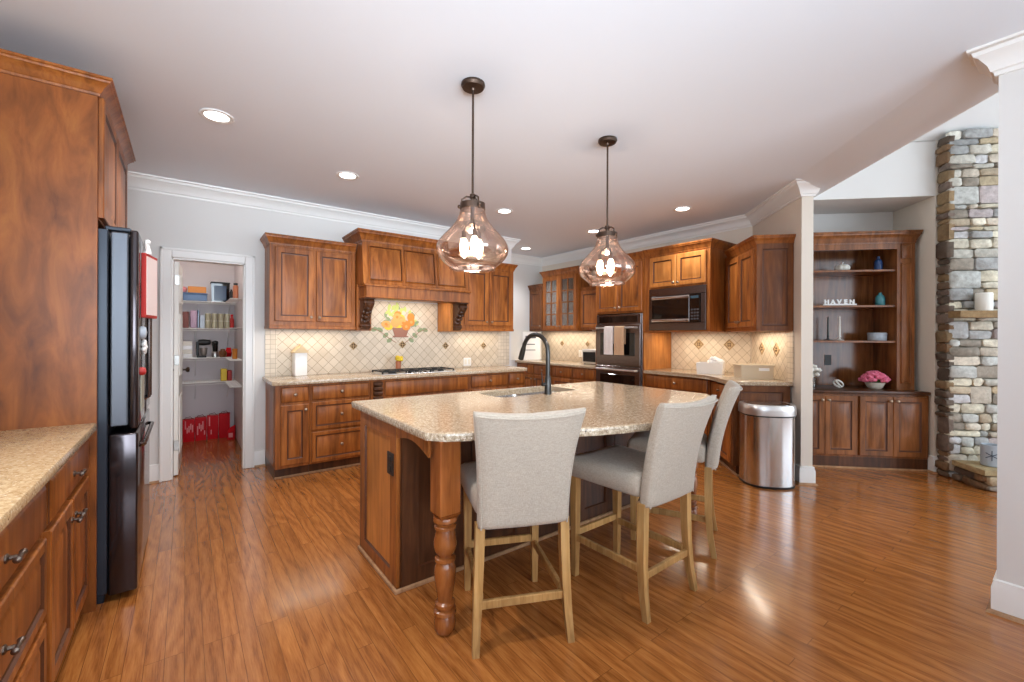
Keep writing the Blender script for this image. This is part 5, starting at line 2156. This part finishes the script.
m = MB()
m.lathe([(0.05, 0), (0.07, 0.02), (0.088, 0.065), (0.083, 0.068), (0.06, 0.02), (0.001, 0.015)], n=24)
m.build('bowl', M['cream'], t)
random.seed(21)
for k in range(26):
    m = MB()
    a = k*2.4
    r = 0.115*math.sqrt((k+0.5)/26)
    cx, cy, cz = r*math.cos(a), r*math.sin(a), 0.172-6.5*r*r+random.uniform(-0.008, 0.008)
    for j in range(6):
        b_ = j*PI/3+random.uniform(0, 1)
        m.ball((cx+0.018*math.cos(b_), cy+0.018*math.sin(b_), cz+random.uniform(-0.006, 0.006)), (0.018, 0.018, 0.016), 8, 6, 0.004)
    m.ball((cx, cy, cz+0.010), (0.014, 0.014, 0.014), 8, 6, 0.003)
    m.build('blossom', M['pink'], t)
m = MB()
m.lathe([(0.05, 0.03), (0.08, 0.075), (0.06, 0.1), (0.001, 0.13)], n=16)
m.build('foliage', M['green'], t)
t = bi_thing('knot_ornament', 'white openwork knot ornament on the hutch counter', 'ornament', 838.5, 0.24, 0.8015)
for k in range(3):
    m = MB()
    pts = []
    for j in range(17):
        a = 2*PI*j/16
        v = Matrix.Rotation(k*PI/3, 3, 'Z') @ Matrix.Rotation(0.9, 3, 'X') @ Vector((0.045*math.cos(a), 0.045*math.sin(a), 0))
        pts.append((v.x, v.y, v.z+0.043))
    m.tube(pts, 0.0075, 8, False)
    m.build('loop', M['ivory'], t)
t = bi_thing('hydrangea', 'white hydrangea in a clear glass beside the white column', 'flowers', 812, 0.22, 0.8015)
m = MB()
random.seed(9)
for k in range(26):
    v = Vector((random.gauss(0, 1), random.gauss(0, 1), random.gauss(0, 1))).normalized()*0.068
    m.ball((v.x, v.y, 0.175+v.z*0.8), (0.027, 0.027, 0.022), 8, 6, 0.003)
m.build('blossom', M['ivory'], t)
m = MB()
m.lathe([(0.04, 0), (0.042, 0.10), (0.039, 0.10), (0.037, 0.006), (0.001, 0.006)], n=18)
m.build('glass', M['clear_glass'], t)
m = MB()
m.tube([(0, 0, 0.008), (0.004, 0, 0.13)], 0.005, 6)
m.build('stem', M['green'], t)

# ---------------------------------------------------------------- stone fireplace
PAL = [srgb(*c) for c in ((200, 196, 184), (188, 188, 182), (212, 204, 182), (180, 164, 140), (222, 220, 208), (164, 164, 162), (200, 182, 150), (194, 192, 192), (152, 142, 128), (208, 196, 178), (184, 172, 170), (220, 212, 192))]
PAL_SIDE = [srgb(*c) for c in ((128, 100, 72), (110, 92, 74), (140, 116, 84), (96, 82, 70), (120, 104, 92))]


def stones(m, w, z0, z1, seed, pal, x_left=0.0, big=1.0):
    random.seed(seed)
    bm = m.bm
    lay = bm.loops.layers.float_color.get('col') or bm.loops.layers.float_color.new('col')
    z = z0
    while z < z1-0.02:
        h = min(random.choice((0.045, 0.06, 0.075, 0.09, 0.12, 0.17))*big, z1-z)
        if z1-z-h < 0.04:
            h = z1-z
        x = x_left
        while x < x_left+w-0.01:
            ww = random.uniform(0.08, 0.27)*big
            if x_left+w-x-ww < 0.08:
                ww = x_left+w-x
            subs = [(z, h)]
            if h > 0.12 and random.random() < 0.6:
                a = random.uniform(0.35, 0.65)
                subs = [(z, h*a), (z+h*a, h*(1-a))]
            for zz, hh in subs:
                g = 0.0045
                pr = random.uniform(0.008, 0.034)
                c = random.choice(pal)
                f_ = random.uniform(0.8, 1.15)
                c = (c[0]*f_, c[1]*f_, c[2]*f_, 1)
                j = lambda s_: random.uniform(-s_, s_)
                xa, xb, za, zb = x+g, x+ww-g, zz+g, zz+hh-g
                # 8-gon outline with jitter
                base = [(xa+j(.006), za+.012+j(.006)), (xa+.018+j(.006), za+j(.005)), ((xa+xb)/2, za+j(.006)), (xb-.018+j(.006), za+j(.005)), (xb+j(.006), za+.012+j(.006)), (xb+j(.006), zb-.012+j(.006)), (xb-.018+j(.006), zb+j(.005)), ((xa+xb)/2, zb+j(.006)), (xa+.018+j(.006), zb+j(.005)), (xa+j(.006), zb-.012+j(.006))]
                cx, cz = (xa+xb)/2, (za+zb)/2
                r0 = [m.v((px_, 0.03, pz_)) for px_, pz_ in base]
                r1_ = [m.v((px_, -pr*0.85+j(.003), pz_)) for px_, pz_ in base]
                r2_ = [m.v((px_+(cx-px_)*0.035, -pr+j(.005), pz_+(cz-pz_)*0.07)) for px_, pz_ in base]
                ctr = m.v((cx+j(.02), -pr-0.004+j(.006), cz+j(.01)))
                fs = []
                n = len(base)
                for i in range(n):
                    k = (i+1) % n
                    fs += [m.f([r0[i], r0[k], r1_[k], r1_[i]]), m.f([r1_[i], r1_[k], r2_[k], r2_[i]]), m.f([r2_[i], r2_[k], ctr])]
                for f in fs:
                    if f:
                        for lp in f.loops:
                            lp[lay] = c
            x += ww
        z += h


PC, QC = 4.70, 3.60
ox5, oy5 = PQ(PC, QC)
t = thing('stone_fireplace', 'tall fieldstone fireplace with raised hearth and stone mantel', 'fireplace', (ox5, oy5, 0), -45)
m = MB()
stones(m, 1.5, 0, 3.338, 4, PAL, -0.01)
m.M = Matrix.Translation((0, 0, 0)) @ Matrix.Rotation(-PI/2, 4, 'Z')
stones(m, 0.145, 0, 3.30, 8, PAL_SIDE, -0.118)
m.M = Matrix.Identity(4)
m.mi = 1
m.box(0.01, 1.49, 0.012, 0.115, 0, 3.29)
m.build('chimney', [M['stone'], M['mortar']], t, angle=60)
HP = 4.335-PC   # hearth front in local y
m = MB()
m.M = Matrix.Translation((0.0, HP, 0))
stones(m, 1.45, 0, 0.135, 14, PAL, 0.02, 1.1)
m.M = Matrix.Translation((0.02, 0, 0)) @ Matrix.Rotation(-PI/2, 4, 'Z')
stones(m, -HP-0.05, 0, 0.135, 15, PAL_SIDE, 0.05, 1.1)
m.M = Matrix.Identity(4)
m.mi = 1
m.box(0.04, 1.45, HP+0.02, -0.06, 0, 0.13)
m.build('hearth', [M['stone'], M['mortar']], t, angle=60)


def rough_slab(m, x0, x1, y0, y1, z0, z1, seed, col):
    random.seed(seed)
    lay = m.bm.loops.layers.float_color.get('col') or m.bm.loops.layers.float_color.new('col')
    out = []
    n = 12
    for k in range(n):
        out.append((x0+(x1-x0)*k/n, y0+random.uniform(-.008, .008)))
    out += [(x1, y0), (x1, y1), (x0, y1)]
    for k in range(1, 3):
        out.append((x0+random.uniform(-.008, .008), y1+(y0-y1)*k/3))
    before = set(m.bm.faces)
    m.prism(out, z0, z1, 0.006, 2)
    for f in m.bm.faces:
        if f not in before:
            for lp in f.loops:
                lp[lay] = col


m = MB()
rough_slab(m, -0.01, 1.46, HP-0.03, -0.055, 0.136, 0.186, 2, srgb(176, 156, 116))
m.build('hearth_slab', M['stone'], t)
m = MB()
rough_slab(m, -0.02, 1.3, -0.16, -0.02, 1.535, 1.60, 6, srgb(150, 122, 84))
m.build('mantel', M['stone'], t)

cx, cy = PQ(4.605, 3.82)
t = thing('pillar_candle', 'thick white pillar candle on the stone mantel', 'candle', (cx, cy, 1.60))
m = MB()
m.lathe([(0.058, 0), (0.06, 0.004), (0.06, 0.16), (0.055, 0.168), (0.02, 0.162), (0.001, 0.16)], n=28)
m.build('wax', M['ivory'], t)
m = MB()
m.tube([(0, 0, 0.158), (0.001, 0, 0.178)], 0.002, 6)
m.build('wick', M['black'], t)
cx, cy = PQ(4.48, 3.785)
t = thing('ceramic_jar', 'white ceramic jar with dark snowflake on the hearth', 'jar', (cx, cy, 0.1875), -85)
m = MB()
m.lathe([(0.068, 0), (0.074, 0.006), (0.075, 0.18), (0.072, 0.19), (0.066, 0.19), (0.064, 0.02), (0.001, 0.015)], n=32)
m.build('body', M['grey_ceramic'], t)
m = MB()
for k in range(3):
    m.M = Matrix.Translation((0.0, -0.0755, 0.10)) @ Matrix.Rotation(k*PI/3, 4, 'Y')
    m.box(-0.003, 0.003, -0.001, 0.004, -0.045, 0.045)
m.build('snowflake', mat('slate_blue', srgb(70, 84, 104), 0.5), t)
